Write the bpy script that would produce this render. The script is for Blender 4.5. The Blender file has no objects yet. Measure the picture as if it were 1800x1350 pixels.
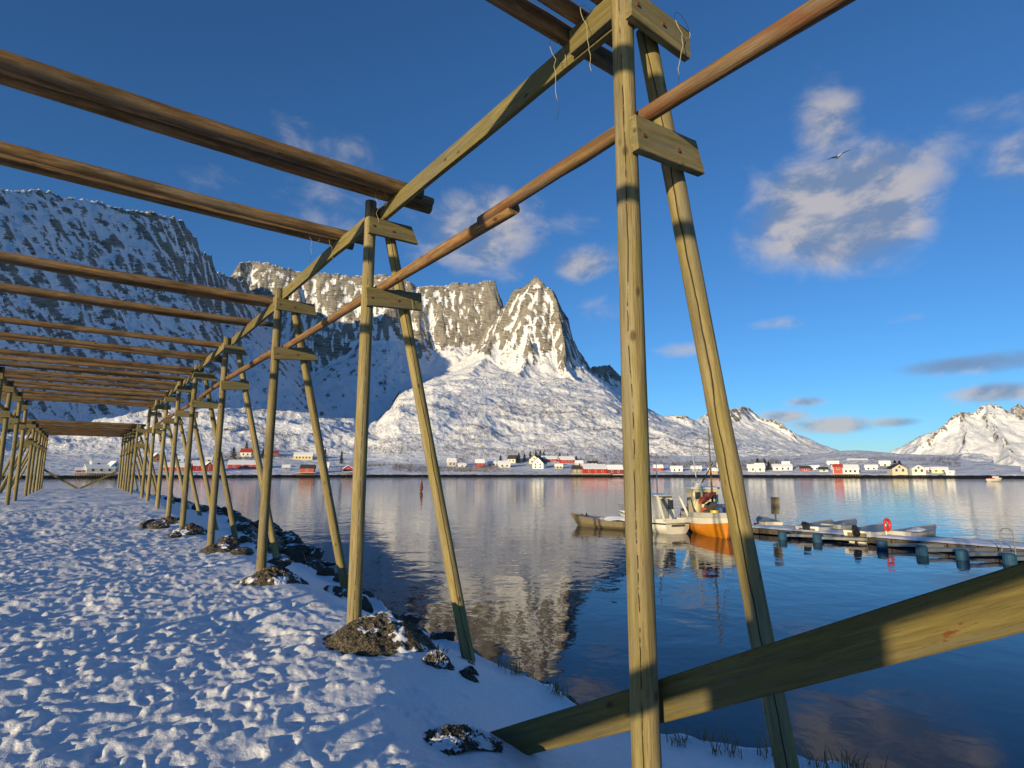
import bpy, bmesh, math, random
import numpy as np
from mathutils import Vector, Matrix
random.seed(7); np.random.seed(7)
R = math.radians
scene = bpy.context.scene
col = scene.collection

# ------------------------------------------------------------------ camera
EYE = 1.6; FPX = 1000.0; PITCH = math.atan(.154); HEAD = R(36.9)
cam_d = bpy.data.cameras.new('camera'); cam = bpy.data.objects.new('camera', cam_d); col.objects.link(cam)
cam.location = (0, 0, EYE); cam.rotation_euler = (R(90)+PITCH, 0, -HEAD)
cam_d.sensor_width = 36; cam_d.lens = 20.0; cam_d.clip_start = .05; cam_d.clip_end = 30000
scene.camera = cam
fw = np.array([math.sin(HEAD)*math.cos(PITCH), math.cos(HEAD)*math.cos(PITCH), math.sin(PITCH)])
rt = np.array([math.cos(HEAD), -math.sin(HEAD), 0.]); up = np.cross(rt, fw); CAM = np.array([0, 0, EYE])
def ray(x, y): return fw + rt*(x-900)/FPX + up*(675-y)/FPX
def at_r(x, y, r):
    d = ray(x, y); return CAM + d*(r/math.hypot(d[0], d[1]))
def at_z(x, y, z):
    d = ray(x, y); return CAM + d*((z-EYE)/d[2])

# ------------------------------------------------------------------ world, sun, exposure
SUN_EL = 6.0; SUN_AZ = 180+70.0            # compass bearing (clockwise from +Y) the sun stands at
w = bpy.data.worlds.new('World'); scene.world = w; w.use_nodes = True
nt = w.node_tree; nt.nodes.clear()
def N(tree, t, **kw):
    n = tree.nodes.new(t)
    for k, v in kw.items(): setattr(n, k, v)
    return n
def L(tree, a, b): tree.links.new(a, b)
def M(tree, op, a, b=None, c=None, clamp=False):
    n = tree.nodes.new('ShaderNodeMath'); n.operation = op; n.use_clamp = clamp
    for i, v in enumerate((a, b, c)):
        if v is None: continue
        if isinstance(v, (int, float)): n.inputs[i].default_value = v
        else: tree.links.new(v, n.inputs[i])
    return n.outputs[0]
def MR(tree, v, a, b, lo=0., hi=1., smooth=True):
    n = tree.nodes.new('ShaderNodeMapRange')
    if smooth: n.interpolation_type = 'SMOOTHSTEP'
    tree.links.new(v, n.inputs[0])
    for i, q in enumerate((a, b, lo, hi)): n.inputs[1+i].default_value = q
    return n.outputs[0]
def MIX(tree, f, a, b, bt='MIX'):
    n = tree.nodes.new('ShaderNodeMix'); n.data_type = 'RGBA'; n.blend_type = bt; n.clamp_factor = True
    for s, v in ((n.inputs[0], f), (n.inputs[6], a), (n.inputs[7], b)):
        if isinstance(v, (int, float)): s.default_value = v
        elif isinstance(v, (tuple, list)): s.default_value = (*v[:3], 1)
        else: tree.links.new(v, s)
    return n.outputs[2]
sky = N(nt, 'ShaderNodeTexSky', sky_type='NISHITA'); sky.sun_disc = False
sky.sun_elevation = R(SUN_EL); sky.sun_rotation = R(SUN_AZ)
sky.air_density = .8; sky.dust_density = 0; sky.ozone_density = 4.4; sky.altitude = 0
tc = N(nt, 'ShaderNodeTexCoord'); sx = N(nt, 'ShaderNodeSeparateXYZ'); L(nt, tc.outputs['Generated'], sx.inputs[0])
ln = M(nt, 'SQRT', M(nt, 'ADD', M(nt, 'MULTIPLY', sx.outputs[0], sx.outputs[0]), M(nt, 'MULTIPLY', sx.outputs[1], sx.outputs[1])))
azn = M(nt, 'ARCTAN2', sx.outputs[0], sx.outputs[1]); eln = M(nt, 'ARCTAN2', sx.outputs[2], ln)
pv = N(nt, 'ShaderNodeCombineXYZ'); L(nt, azn, pv.inputs[0]); L(nt, eln, pv.inputs[1])
def VM(op, a, b=None, c=None):
    n = nt.nodes.new('ShaderNodeVectorMath'); n.operation = op
    for i, v in enumerate((a, b, c)):
        if v is None: continue
        if isinstance(v, tuple): n.inputs[i].default_value = v
        else: nt.links.new(v, n.inputs[i])
    return n
def cnoise(off):
    n = N(nt, 'ShaderNodeTexNoise'); n.inputs['Scale'].default_value = 9; n.inputs['Detail'].default_value = 6; n.inputs['Roughness'].default_value = .58; n.inputs['Distortion'].default_value = .35
    L(nt, VM('MULTIPLY_ADD', pv.outputs[0], (1, 1.7, 1), off).outputs[0], n.inputs['Vector']); return n.outputs[0]
nf = cnoise((0, 0, 0)); nf2 = cnoise((.035, -.06, 0))
# clouds: place and half size as they stand in the view, amount
CL = [(1470, 370, 130, 82, 1.4), (1455, 220, 55, 58, .85), (1560, 385, 75, 55, 1.0), (850, 405, 120, 62, .86), (1030, 462, 50, 28, 1.0),
      (560, 265, 100, 50, .5), (600, 365, 110, 60, .5), (1690, 225, 120, 60, .5), (1780, 290, 60, 50, .75), (380, 330, 80, 40, .42),
      (1710, 638, 150, 17, 1.0), (1760, 690, 90, 15, 1.0), (1465, 748, 80, 14, 1.0), (1375, 733, 45, 12, .95), (1570, 742, 55, 9, .95),
      (1415, 706, 34, 8, .8), (1365, 570, 45, 12, .55), (1200, 615, 60, 12, .55), (1060, 545, 60, 30, .45), (1600, 560, 50, 10, .4)]
dens = None
cl2 = []
for (px, py, hx, hy, am) in CL:
    d = ray(px, py); h = math.hypot(d[0], d[1]); k = 1/(h*h)
    cl2.append((math.atan2(d[0], d[1]), math.atan2(d[2], h), hx/1000*k, hy/1000/h, am))
rc = random.Random(3)
for i in range(9):      # the same kind of scattered cloud round the rest of the sky
    a = R(36.9) + R(70+i*25); e = R(rc.uniform(4, 30)); s = rc.uniform(.7, 1.4)
    cl2.append((math.atan2(math.sin(a), math.cos(a)), e, .12*s, (.02+.08*e)*s, rc.uniform(.6, 1)))
for (a, e, sa, se, am) in cl2:
    q = VM('LENGTH', VM('MULTIPLY_ADD', pv.outputs[0], (1/sa, 1/se, 0), (-a/sa, -e/se, 0)).outputs[0]).outputs['Value']
    g = MR(nt, q, 0, 2.1, am, 0)
    dens = g if dens is None else M(nt, 'MAXIMUM', dens, g)
cd = M(nt, 'ADD', dens, M(nt, 'MULTIPLY', M(nt, 'SUBTRACT', nf, .5), 1.15))
cf = M(nt, 'MULTIPLY', MR(nt, cd, .28, 1.0), .84)
cb = MR(nt, M(nt, 'ADD', M(nt, 'SUBTRACT', nf, nf2), M(nt, 'MULTIPLY', M(nt, 'SUBTRACT', cd, .9), -.045)), -.13, .13)
SKY_S = .15
hz = MR(nt, eln, .02, .9)
sky_hsv = N(nt, 'ShaderNodeHueSaturation'); L(nt, sky.outputs[0], sky_hsv.inputs['Color']); sky_hsv.inputs['Saturation'].default_value = 1.0
CLD = (.95, 1.3, 2.0); CLL = (2.75, 2.55, 2.5)
ccol = MIX(nt, cb, CLD, CLL)
full = MIX(nt, cf, sky_hsv.outputs[0], ccol)
bg = N(nt, 'ShaderNodeBackground'); bg.inputs[1].default_value = SKY_S; L(nt, full, bg.inputs[0])
w.cycles.sampling_method = 'MANUAL'; w.cycles.sample_map_resolution = 256
wo = N(nt, 'ShaderNodeOutputWorld'); L(nt, bg.outputs[0], wo.inputs[0])

sd = bpy.data.lights.new('sun', 'SUN'); sd.energy = 4.2; sd.angle = R(.55); sd.color = (1, .80, .47)
so = bpy.data.objects.new('sun', sd); col.objects.link(so)
to_sun = Vector((math.sin(R(SUN_AZ))*math.cos(R(SUN_EL)), math.cos(R(SUN_AZ))*math.cos(R(SUN_EL)), math.sin(R(SUN_EL))))
so.rotation_euler = to_sun.to_track_quat('Z', 'Y').to_euler(); so.location = (-30, -12, 30)
vs = scene.view_settings; vs.view_transform = 'Standard'; vs.look = 'None'; vs.gamma = 1; vs.exposure = 0.42; vs.use_curve_mapping = False
scene.cycles.max_bounces = 6; scene.cycles.diffuse_bounces = 3; scene.cycles.glossy_bounces = 3

# ------------------------------------------------------------------ noise in numpy
def _h(ix, iy, s):
    n = (ix*374761393 + iy*668265263 + s*2147483647*31 + s*1013904223) & 0xffffffff
    n = ((n ^ (n >> 13))*1274126177) & 0xffffffff
    n = ((n ^ (n >> 16))*2246822519) & 0xffffffff
    return (n ^ (n >> 15)) & 0xffff
def perlin(x, y, s=0):
    x = np.asarray(x, float); y = np.asarray(y, float)
    xi = np.floor(x).astype(np.int64); yi = np.floor(y).astype(np.int64); xf = x-xi; yf = y-yi
    def g(dx, dy):
        a = _h(xi+dx, yi+dy, s)*(2*np.pi/65536); return np.cos(a)*(xf-dx)+np.sin(a)*(yf-dy)
    u = xf**3*(xf*(xf*6-15)+10); v = yf**3*(yf*(yf*6-15)+10)
    a = g(0, 0); b = g(1, 0); c = g(0, 1); d = g(1, 1)
    return ((a*(1-u)+b*u)*(1-v)+(c*(1-u)+d*u)*v)*1.45
def fbm(x, y, o=4, s=0, gain=.5, ridged=False):
    t = 0; a = 1.; n = 0
    for i in range(o):
        p = perlin(x*2**i+i*17.3, y*2**i-i*9.1, s+i)
        t = t+a*((1-2*np.abs(p)) if ridged else p); n += a; a *= gain
    return t/n
def sstep(x, a, b):
    t = np.clip((x-a)/(b-a), 0, 1); return t*t*(3-2*t)

# ------------------------------------------------------------------ materials
mats = {}
def newmat(name):
    m = bpy.data.materials.new(name); m.use_nodes = True; mats[name] = m
    t = m.node_tree; return m, t, t.nodes['Principled BSDF']
def noise(t, scale, detail=4, rough=.55, vec=None, dist=0.):
    n = t.nodes.new('ShaderNodeTexNoise'); n.inputs['Scale'].default_value = scale; n.inputs['Detail'].default_value = detail
    n.inputs['Roughness'].default_value = rough; n.inputs['Distortion'].default_value = dist
    if vec is not None: t.links.new(vec, n.inputs['Vector'])
    return n.outputs[0]
def objvec(t, sc=(1, 1, 1), rnd=True, src='Object'):
    c = t.nodes.new('ShaderNodeTexCoord'); mp = t.nodes.new('ShaderNodeMapping'); mp.inputs['Scale'].default_value = sc
    t.links.new(c.outputs[src], mp.inputs[0])
    if rnd:
        oi = t.nodes.new('ShaderNodeObjectInfo'); v = t.nodes.new('ShaderNodeVectorMath'); v.operation = 'SCALE'
        v.inputs[0].default_value = (37, 53, 71); t.links.new(oi.outputs['Random'], v.inputs['Scale'])
        t.links.new(v.outputs[0], mp.inputs['Location'])
    return mp.outputs[0]
def bump(t, b, h, strength, dist=1.):
    n = t.nodes.new('ShaderNodeBump'); n.inputs['Strength'].default_value = strength; n.inputs['Distance'].default_value = dist
    t.links.new(h, n.inputs['Height']); t.links.new(n.outputs[0], b.inputs['Normal']); return n
def plain(name, c, rough=.6, var=.25, scale=6., metal=0., bmp=.0):
    m, t, b = newmat(name); v = objvec(t); n = noise(t, scale, 5, .6, v)
    dk = tuple(x*(1-var) for x in c); lt = tuple(min(1, x*(1+var)) for x in c)
    t.links.new(MIX(t, MR(t, n, .3, .7), dk, lt), b.inputs['Base Color']); b.inputs['Roughness'].default_value = rough; b.inputs['Metallic'].default_value = metal
    if bmp: bump(t, b, n, bmp, .01)
    return m
def wood(name, c_dark, c_light, knots=True, crack=True, moss=.0, mossc=(.1, .12, .03), rough=.8, crackw=.05, full=False, stain=0.):
    """timber whose grain runs along local Z"""
    m, t, b = newmat(name)
    g = noise(t, 1, 6, .62, objvec(t, (38, 38, 2.0)), .3)
    f = noise(t, 1, 5, .6, objvec(t, (130, 130, 6)))
    p = noise(t, 1, 4, .55, objvec(t, (5, 5, 1.6)))
    c = MIX(t, MR(t, g, .3, .72), c_dark, c_light)
    c = MIX(t, M(t, 'MULTIPLY', MR(t, f, .52, .75), .5), c, tuple(x*.45 for x in c_dark))
    c = MIX(t, M(t, 'MULTIPLY', MR(t, p, .5, .8), .4), c, tuple(x*.8 for x in c_dark))
    wz = noise(t, 1, 5, .6, objvec(t, (11, 11, .8))); lum = sum(c_light)/3
    c = MIX(t, M(t, 'MULTIPLY', MR(t, wz, .45, .68), .55), c, (lum*.78, lum*.74, lum*.6))
    fl = noise(t, 1, 3, .5, objvec(t, (300, 300, 14))); c = MIX(t, MR(t, fl, .58, .72, 0, .45), c, tuple(x*.3 for x in c_dark))
    oi = t.nodes.new('ShaderNodeObjectInfo'); hs = t.nodes.new('ShaderNodeHueSaturation'); t.links.new(c, hs.inputs['Color']); t.links.new(MR(t, oi.outputs['Random'], 0, 1, .8, 1.15, False), hs.inputs['Value']); c = hs.outputs[0]
    h = M(t, 'ADD', M(t, 'ADD', M(t, 'MULTIPLY', g, .6), M(t, 'MULTIPLY', f, .6)), M(t, 'MULTIPLY', fl, .25))
    if moss:
        q = noise(t, 1, 5, .6, objvec(t, (9, 9, 2.2))); c = MIX(t, M(t, 'MULTIPLY', MR(t, q, .46, .66), moss), c, mossc)
    if knots:
        vn = t.nodes.new('ShaderNodeTexVoronoi'); vn.inputs['Scale'].default_value = 1; t.links.new(objvec(t, (7, 7, 3.4)), vn.inputs['Vector'])
        kd = MR(t, vn.outputs['Distance'], .05, .15, 1, 0); c = MIX(t, M(t, 'MULTIPLY', kd, .7), c, tuple(x*.22 for x in c_dark))
        h = M(t, 'ADD', h, M(t, 'MULTIPLY', kd, .5))
    if crack:
        cx = t.nodes.new('ShaderNodeTexCoord'); s = t.nodes.new('ShaderNodeSeparateXYZ'); t.links.new(cx.outputs['Object'], s.inputs[0])
        ang = M(t, 'ARCTAN2', s.outputs[1], s.outputs[0])
        wob = noise(t, 1, 3, .5, objvec(t, (.01, .01, 1.4)))
        wb2 = noise(t, 1, 4, .6, objvec(t, (.01, .01, 9)))
        for a0, wd in ((CRACK_A, crackw), (CRACK_A+2.2, crackw*.7), (CRACK_A-1.9, crackw*.6)):
            off = M(t, 'ADD', M(t, 'MULTIPLY', M(t, 'SUBTRACT', wob, .5), .9), M(t, 'MULTIPLY', M(t, 'SUBTRACT', wb2, .5), .12))
            dd = M(t, 'ABSOLUTE', M(t, 'SUBTRACT', M(t, 'SUBTRACT', ang, a0), off))
            ck = MR(t, dd, wd*.35, wd, 1, 0)
            ck = M(t, 'MULTIPLY', ck, MR(t, wb2, .44, .54)) if not (full and a0 == CRACK_A) else ck
            c = MIX(t, M(t, 'MULTIPLY', ck, .9), c, (.02, .016, .01)); h = M(t, 'SUBTRACT', h, M(t, 'MULTIPLY', ck, 2.5))
    if stain: c = MIX(t, M(t, 'MULTIPLY', MR(t, noise(t, 1, 6, .7, objvec(t, (7, 7, 3.5))), .64, .69), stain), c, (.13, .022, .006))
    t.links.new(c, b.inputs['Base Color']); b.inputs['Roughness'].default_value = rough; b.inputs['Specular IOR Level'].default_value = .25
    bump(t, b, h, .8, .008)
    return m
CRACK_A = -2.2
wood('post_wood', (.165, .125, .05), (.36, .29, .14), moss=.35, mossc=(.22, .19, .05), crackw=.05)
wood('leg_wood', (.19, .145, .055), (.38, .305, .135), moss=.3, mossc=(.24, .21, .05), crackw=.075, full=True)
wood('beam_wood', (.15, .12, .045), (.28, .23, .085), crack=False, moss=.5, mossc=(.15, .13, .035))
wood('bracket_wood', (.16, .13, .055), (.28, .23, .105), crack=False, moss=.45, mossc=(.17, .155, .04))
wood('brace_wood', (.115, .09, .03), (.21, .165, .05), crack=False, moss=.5, mossc=(.14, .11, .025), stain=.8)
wood('pole_wood', (.13, .072, .026), (.35, .21, .088), knots=True, crack=False, moss=.7, mossc=(.065, .042, .016))
wood('rail_wood', (.13, .07, .026), (.33, .195, .085), knots=True, crack=False, moss=.7, mossc=(.17, .055, .02))
wood('old_timber', (.12, .095, .055), (.24, .2, .12), knots=False, crack=False)
wood('pile_wood', (.17, .13, .06), (.32, .26, .14), knots=False, crack=False)
plain('twine', (.42, .37, .26), .9, .1)
plain('white_paint', (.72, .70, .64), .45, .1, 3); plain('cream_paint', (.58, .54, .42), .45, .1, 3); plain('yellow_paint', (.6, .48, .22), .5, .1, 3)
plain('red_paint', (.42, .035, .025), .55, .2, 2); plain('dark_red_paint', (.22, .03, .03), .55, .2, 2); plain('ochre_paint', (.55, .22, .04), .55, .15, 2)
plain('grey_paint', (.3, .3, .28), .5, .15, 3); plain('brown_paint', (.16, .11, .07), .6, .2, 3); plain('roof_dark', (.045, .042, .045), .7, .25, 3); plain('roof_red', (.35, .05, .03), .7, .2, 3)
plain('snow_cap', (.86, .87, .9), .7, .04, 2); plain('window_glass', (.04, .05, .07), .12, .2)
plain('orange_hull', (.62, .22, .015), .35, .12, 1.5); plain('gelcoat', (.70, .68, .60), .3, .06, 2); plain('bulwark_grey', (.46, .45, .40), .38, .1, 2); plain('antifoul', (.10, .02, .015), .6, .2)
plain('cabin_cream', (.64, .58, .36), .45, .08, 2); plain('dark_rubber', (.015, .016, .02), .5, .2); plain('float_blue', (.008, .06, .13), .75, .25, 4); plain('tarp_red', (.42, .06, .015), .7, .25, 8)
plain('tub_blue', (.02, .06, .2), .45, .2, 5); plain('steel', (.32, .33, .34), .35, .1, 3, .7); plain('lifebuoy_red', (.6, .04, .02), .5, .1); plain('engine_black', (.012, .013, .018), .3, .2)
plain('rope', (.45, .42, .33), .9, .1); plain('dark_wood', (.07, .06, .045), .8, .3, 5); plain('feather_dark', (.03, .03, .035), .8, .2); plain('feather_white', (.7, .7, .7), .8, .1); plain('rust', (.14, .045, .02), .85, .3, 20)
plain('petrol_yellow', (.6, .42, .05), .4, .1)
m, t, b = newmat('conifer'); n = noise(t, 3, 3, .5, objvec(t)); L(t, MIX(t, n, (.012, .022, .012), (.05, .055, .025)), b.inputs['Base Color']); b.inputs['Roughness'].default_value = .8
plain('bark', (.07, .05, .035), .9, .3); plain('scrub', (.17, .125, .095), .9, .3, .05)
m, t, b = newmat('dry_grass'); n = noise(t, 6, 2, .5, objvec(t)); L(t, MIX(t, n, (.13, .08, .03), (.40, .28, .12)), b.inputs['Base Color']); b.inputs['Roughness'].default_value = .8

# snow of the foreground
m, t, b = newmat('snow'); v = objvec(t, rnd=False)
n1 = noise(t, 22, 6, .62, v); n2 = noise(t, 90, 4, .6, v); n3 = noise(t, .9, 4, .55, v)
c = MIX(t, MR(t, n1, .3, .7), (.83, .85, .89), (.9, .91, .94))
geo = N(t, 'ShaderNodeNewGeometry'); sp = N(t, 'ShaderNodeSeparateXYZ'); L(t, geo.outputs['Position'], sp.inputs[0])
at = N(t, 'ShaderNodeAttribute', attribute_name='bare')
bn = noise(t, 3.2, 6, .62, v)
bare = MR(t, M(t, 'ADD', at.outputs['Fac'], M(t, 'MULTIPLY', M(t, 'SUBTRACT', bn, .5), 1.3)), .45, .58)
gr = MIX(t, MR(t, noise(t, 7, 6, .65, v), .35, .68), (.018, .016, .014), (.075, .062, .045))
c = MIX(t, bare, c, gr); L(t, c, b.inputs['Base Color']); b.inputs['Roughness'].default_value = .55; b.inputs['Specular IOR Level'].default_value = .3
bump(t, b, M(t, 'ADD', M(t, 'MULTIPLY', n1, 1.), M(t, 'MULTIPLY', n2, .3)), .7, .02)
# mountain: snow lies where it can, rock stands out where it is too steep
def mountain_mat(name, sc=1., lo=.38, hi=.54, rockc=((.095, .088, .077), (.34, .31, .26))):
    m, t, b = newmat(name); v = objvec(t, rnd=False); g = N(t, 'ShaderNodeNewGeometry'); s = N(t, 'ShaderNodeSeparateXYZ'); L(t, g.outputs['Normal'], s.inputs[0])
    at = N(t, 'ShaderNodeAttribute', attribute_name='hollow')
    def tilted(scl, rot):
        c_ = t.nodes.new('ShaderNodeTexCoord'); mr = t.nodes.new('ShaderNodeMapping'); mr.vector_type = 'TEXTURE'; mr.inputs['Rotation'].default_value = rot; ms_ = t.nodes.new('ShaderNodeMapping'); ms_.inputs['Scale'].default_value = scl
        t.links.new(c_.outputs['Object'], mr.inputs[0]); t.links.new(mr.outputs[0], ms_.inputs[0]); return ms_.outputs[0]
    nl = noise(t, .0042*sc, 3, .55, v); na = noise(t, .02*sc, 6, .68, v)
    nb = noise(t, 1, 5, .66, tilted((.035*sc, .035*sc, .22*sc), (R(16), R(-14), R(20)))); ns = noise(t, 1, 5, .65, tilted((.085*sc, .085*sc, .012*sc), (R(5), R(8), 0)), .7); ncx = noise(t, .28*sc, 4, .65, v)
    k = s.outputs[2]
    for q, wgt in ((nl, .7), (na, .45), (nb, .75), (ns, .6), (ncx, .45)): k = M(t, 'ADD', k, M(t, 'MULTIPLY', M(t, 'SUBTRACT', q, .5), wgt))
    k = M(t, 'ADD', k, M(t, 'MULTIPLY', at.outputs['Fac'], .35))
    sn = MR(t, k, lo, hi)
    rk = MIX(t, MR(t, nb, .3, .7), rockc[0], rockc[1]); rk = MIX(t, MR(t, noise(t, .02*sc, 5, .6, v), .4, .7), rk, tuple(x*.9 for x in rockc[1]))
    cc = MIX(t, sn, rk, (.84, .85, .88))
    # scrub and stones showing through the low snow, dark weed below the tide line
    pz = N(t, 'ShaderNodeSeparateXYZ'); L(t, g.outputs['Position'], pz.inputs[0])
    low = MR(t, pz.outputs[2], 4, 170, 1, 0)
    spk = MR(t, M(t, 'ADD', noise(t, .35, 5, .7, v), M(t, 'MULTIPLY', M(t, 'SUBTRACT', noise(t, .018, 4, .6, v), .5), .55)), .53, .68)
    cc = MIX(t, M(t, 'MULTIPLY', M(t, 'MULTIPLY', spk, low), .6), cc, (.17, .135, .10))
    tide = MR(t, M(t, 'ADD', pz.outputs[2], M(t, 'MULTIPLY', noise(t, .3, 3, .5, v), .8)), -.25, .15, 1, 0)
    cc = MIX(t, tide, cc, (.018, .016, .012))
    L(t, cc, b.inputs['Base Color']); b.inputs['Roughness'].default_value = .75; b.inputs['Specular IOR Level'].default_value = .15
    bump(t, b, M(t, 'ADD', nb, M(t, 'MULTIPLY', ns, .7)), .9, 4/sc)
    return m
mountain_mat('mountain_rock'); mountain_mat('far_mountain_rock', .7)
# dark rocks, gravel footing
m, t, b = newmat('boulder'); v = objvec(t); n = noise(t, 3, 6, .65, v); g = N(t, 'ShaderNodeNewGeometry'); s = N(t, 'ShaderNodeSeparateXYZ'); L(t, g.outputs['Normal'], s.inputs[0])
sn = MR(t, M(t, 'ADD', s.outputs[2], M(t, 'MULTIPLY', M(t, 'SUBTRACT', noise(t, 2.3, 4, .6, v), .5), 1.2)), .93, 1.0)
L(t, MIX(t, sn, MIX(t, MR(t, n, .3, .7), (.02, .017, .013), (.09, .072, .05)), (.8, .82, .86)), b.inputs['Base Color']); b.inputs['Roughness'].default_value = .7; bump(t, b, n, .7, .05)
m, t, b = newmat('gravel'); v = objvec(t); vr = N(t, 'ShaderNodeTexVoronoi'); vr.inputs['Scale'].default_value = 55; L(t, v, vr.inputs['Vector'])
n = noise(t, 5, 4, .6, v)
gg = N(t, 'ShaderNodeNewGeometry'); gs = N(t, 'ShaderNodeSeparateXYZ'); L(t, gg.outputs['Normal'], gs.inputs[0])
gsn = MR(t, M(t, 'ADD', noise(t, 3.5, 5, .6, v), M(t, 'MULTIPLY', gs.outputs[2], .22)), .72, .76)
L(t, MIX(t, gsn, MIX(t, MR(t, vr.outputs['Distance'], .1, .7), MIX(t, n, (.12, .095, .055), (.25, .205, .13)), (.025, .02, .014)), (.84, .86, .9)), b.inputs['Base Color']); b.inputs['Roughness'].default_value = .9
bump(t, b, vr.outputs['Distance'], -.9, .03)
# water
m, t, b = newmat('water'); v = objvec(t, rnd=False)
b.inputs['Base Color'].default_value = (.004, .016, .04, 1); b.inputs['IOR'].default_value = 1.33; b.inputs['Roughness'].default_value = .03
w1 = noise(t, 1, 3, .5, objvec(t, (1.5, 1.5, 1), False), .3); w2 = noise(t, 1, 3, .5, objvec(t, (.32, .32, 1), False), .5)
patch = noise(t, 1, 3, .5, objvec(t, (.012, .03, 1), False)); 
cd_ = N(t, 'ShaderNodeNewGeometry'); vl = N(t, 'ShaderNodeVectorMath', operation='LENGTH'); L(t, cd_.outputs['Position'], vl.inputs[0])
amp = M(t, 'ADD', .35, M(t, 'ADD', MR(t, vl.outputs['Value'], 10, 60, 0, .8), MR(t, patch, .45, .65, 0, .5)))
hgt = M(t, 'MULTIPLY', amp, M(t, 'ADD', M(t, 'MULTIPLY', w1, .0105), M(t, 'MULTIPLY', w2, .035)))
bump(t, b, hgt, 1., 1.)

# ------------------------------------------------------------------ object helpers
def link(name, me, mat=None, parent=None, mw=None, smooth=False):
    o = bpy.data.objects.new(name, me); col.objects.link(o)
    if mat is not None and not me.materials: me.materials.append(mats[mat])
    if mw is not None: o.matrix_world = mw
    if parent is not None: o.parent = parent
    if smooth: me.polygons.foreach_set('use_smooth', [True]*len(me.polygons))
    return o
def tag(o, label=None, cat=None, group=None, kind=None):
    if label: o['label'] = label
    if cat: o['category'] = cat
    if group: o['group'] = group
    if kind: o['kind'] = kind
    return o
def empty(name, loc, rz=0.):
    o = bpy.data.objects.new(name, None); col.objects.link(o); o.location = loc; o.rotation_euler = (0, 0, rz); o.empty_display_size = .2; return o
class MB:
    def __init__(s): s.v = []; s.f = []
    def add(s, v, f):
        k = len(s.v); s.v += [tuple(map(float, p)) for p in v]; s.f += [tuple(i+k for i in q) for q in f]; return s
    def box(s, a, b):
        (x0, y0, z0), (x1, y1, z1) = a, b
        return s.add([(x0, y0, z0), (x1, y0, z0), (x1, y1, z0), (x0, y1, z0), (x0, y0, z1), (x1, y0, z1), (x1, y1, z1), (x0, y1, z1)],
                     [(0, 3, 2, 1), (4, 5, 6, 7), (0, 1, 5, 4), (1, 2, 6, 5), (2, 3, 7, 6), (3, 0, 4, 7)])
    def bar(s, p, q, wd, ht, upv=(0, 0, 1)):
        p = Vector(p); q = Vector(q); d = (q-p).normalized(); r = d.cross(Vector(upv)).normalized()*wd/2; u = r.cross(d).normalized()*ht/2
        vs_ = [p-r-u, p+r-u, p+r+u, p-r+u, q-r-u, q+r-u, q+r+u, q-r+u]
        return s.add(vs_, [(0, 1, 2, 3), (7, 6, 5, 4), (0, 4, 5, 1), (1, 5, 6, 2), (2, 6, 7, 3), (3, 7, 4, 0)])
    def tube(s, pts, rad, n=8, cap=True):
        pts = [Vector(p) for p in pts]; k = len(pts); rad = [rad]*k if isinstance(rad, (int, float)) else rad
        ref = Vector((0, 0, 1)) if abs((pts[-1]-pts[0]).normalized().z) < .9 else Vector((1, 0, 0))
        vv = []; ff = []
        for i, p in enumerate(pts):
            d = (pts[min(i+1, k-1)]-pts[max(i-1, 0)]).normalized(); a = d.cross(ref).normalized(); b_ = a.cross(d).normalized()
            for j in range(n):
                an = 2*math.pi*j/n; vv.append(p+(a*math.cos(an)+b_*math.sin(an))*rad[i])
        for i in range(k-1):
            for j in range(n): ff.append((i*n+j, i*n+(j+1) % n, (i+1)*n+(j+1) % n, (i+1)*n+j))
        if cap: ff.append(tuple(range(n-1, -1, -1))); ff.append(tuple(range((k-1)*n, k*n)))
        return s.add(vv, ff)
    def build(s, name, mat, parent=None, loc=None, rz=None, smooth=False):
        me = bpy.data.meshes.new(name); me.from_pydata(s.v, [], s.f); me.update()
        bm = bmesh.new(); bm.from_mesh(me); bmesh.ops.recalc_face_normals(bm, faces=bm.faces); bm.to_mesh(me); bm.free()
        o = link(name, me, mat, parent, None, smooth)
        if loc is not None: o.location = loc
        if rz is not None: o.rotation_euler = (0, 0, rz)
        return o
def log_mesh(name, length, r0, r1, n=20, rings=24, seed=0, bend=.012, lump=.04):
    rg = random.Random(seed); vv = []; ff = []
    ph = rg.uniform(0, 99); bx, by = rg.uniform(-bend, bend), rg.uniform(-bend, bend)
    kn = [(rg.uniform(0, 1), rg.uniform(0, 6.28)) for _ in range(int(length*2.5))]
    for i in range(rings+1):
        u = i/rings; z = u*length; r = r0+(r1-r0)*u; cx = bx*math.sin(u*math.pi)*length/4; cy = by*math.sin(u*2*math.pi)*length/6
        for j in range(n):
            a = 2*math.pi*j/n; rr = r*(1+lump*float(perlin(math.cos(a)*.9+ph, z*1.1+math.sin(a)*.9+ph)))
            for (ku, ka) in kn:
                da = abs((a-ka+math.pi) % (2*math.pi)-math.pi); rr += .006*math.exp(-((ku-u)*length/.07)**2-(da/.45)**2)
            vv.append((cx+rr*math.cos(a), cy+rr*math.sin(a), z))
    for i in range(rings):
        for j in range(n): ff.append((i*n+j, i*n+(j+1) % n, (i+1)*n+(j+1) % n, (i+1)*n+j))
    k = len(vv)
    for zz, ring, rev in ((0, 0, True), (length, rings*n, False)):   # chamfered ends
        ids = [ring+j for j in range(n)]
        ff.append(tuple(reversed(ids)) if rev else tuple(ids))
    me = bpy.data.meshes.new(name); me.from_pydata(vv, [], ff); me.update()
    sm = [True]*(len(ff)-2)+[False]*2; me.polygons.foreach_set('use_smooth', sm)
    return me
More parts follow.
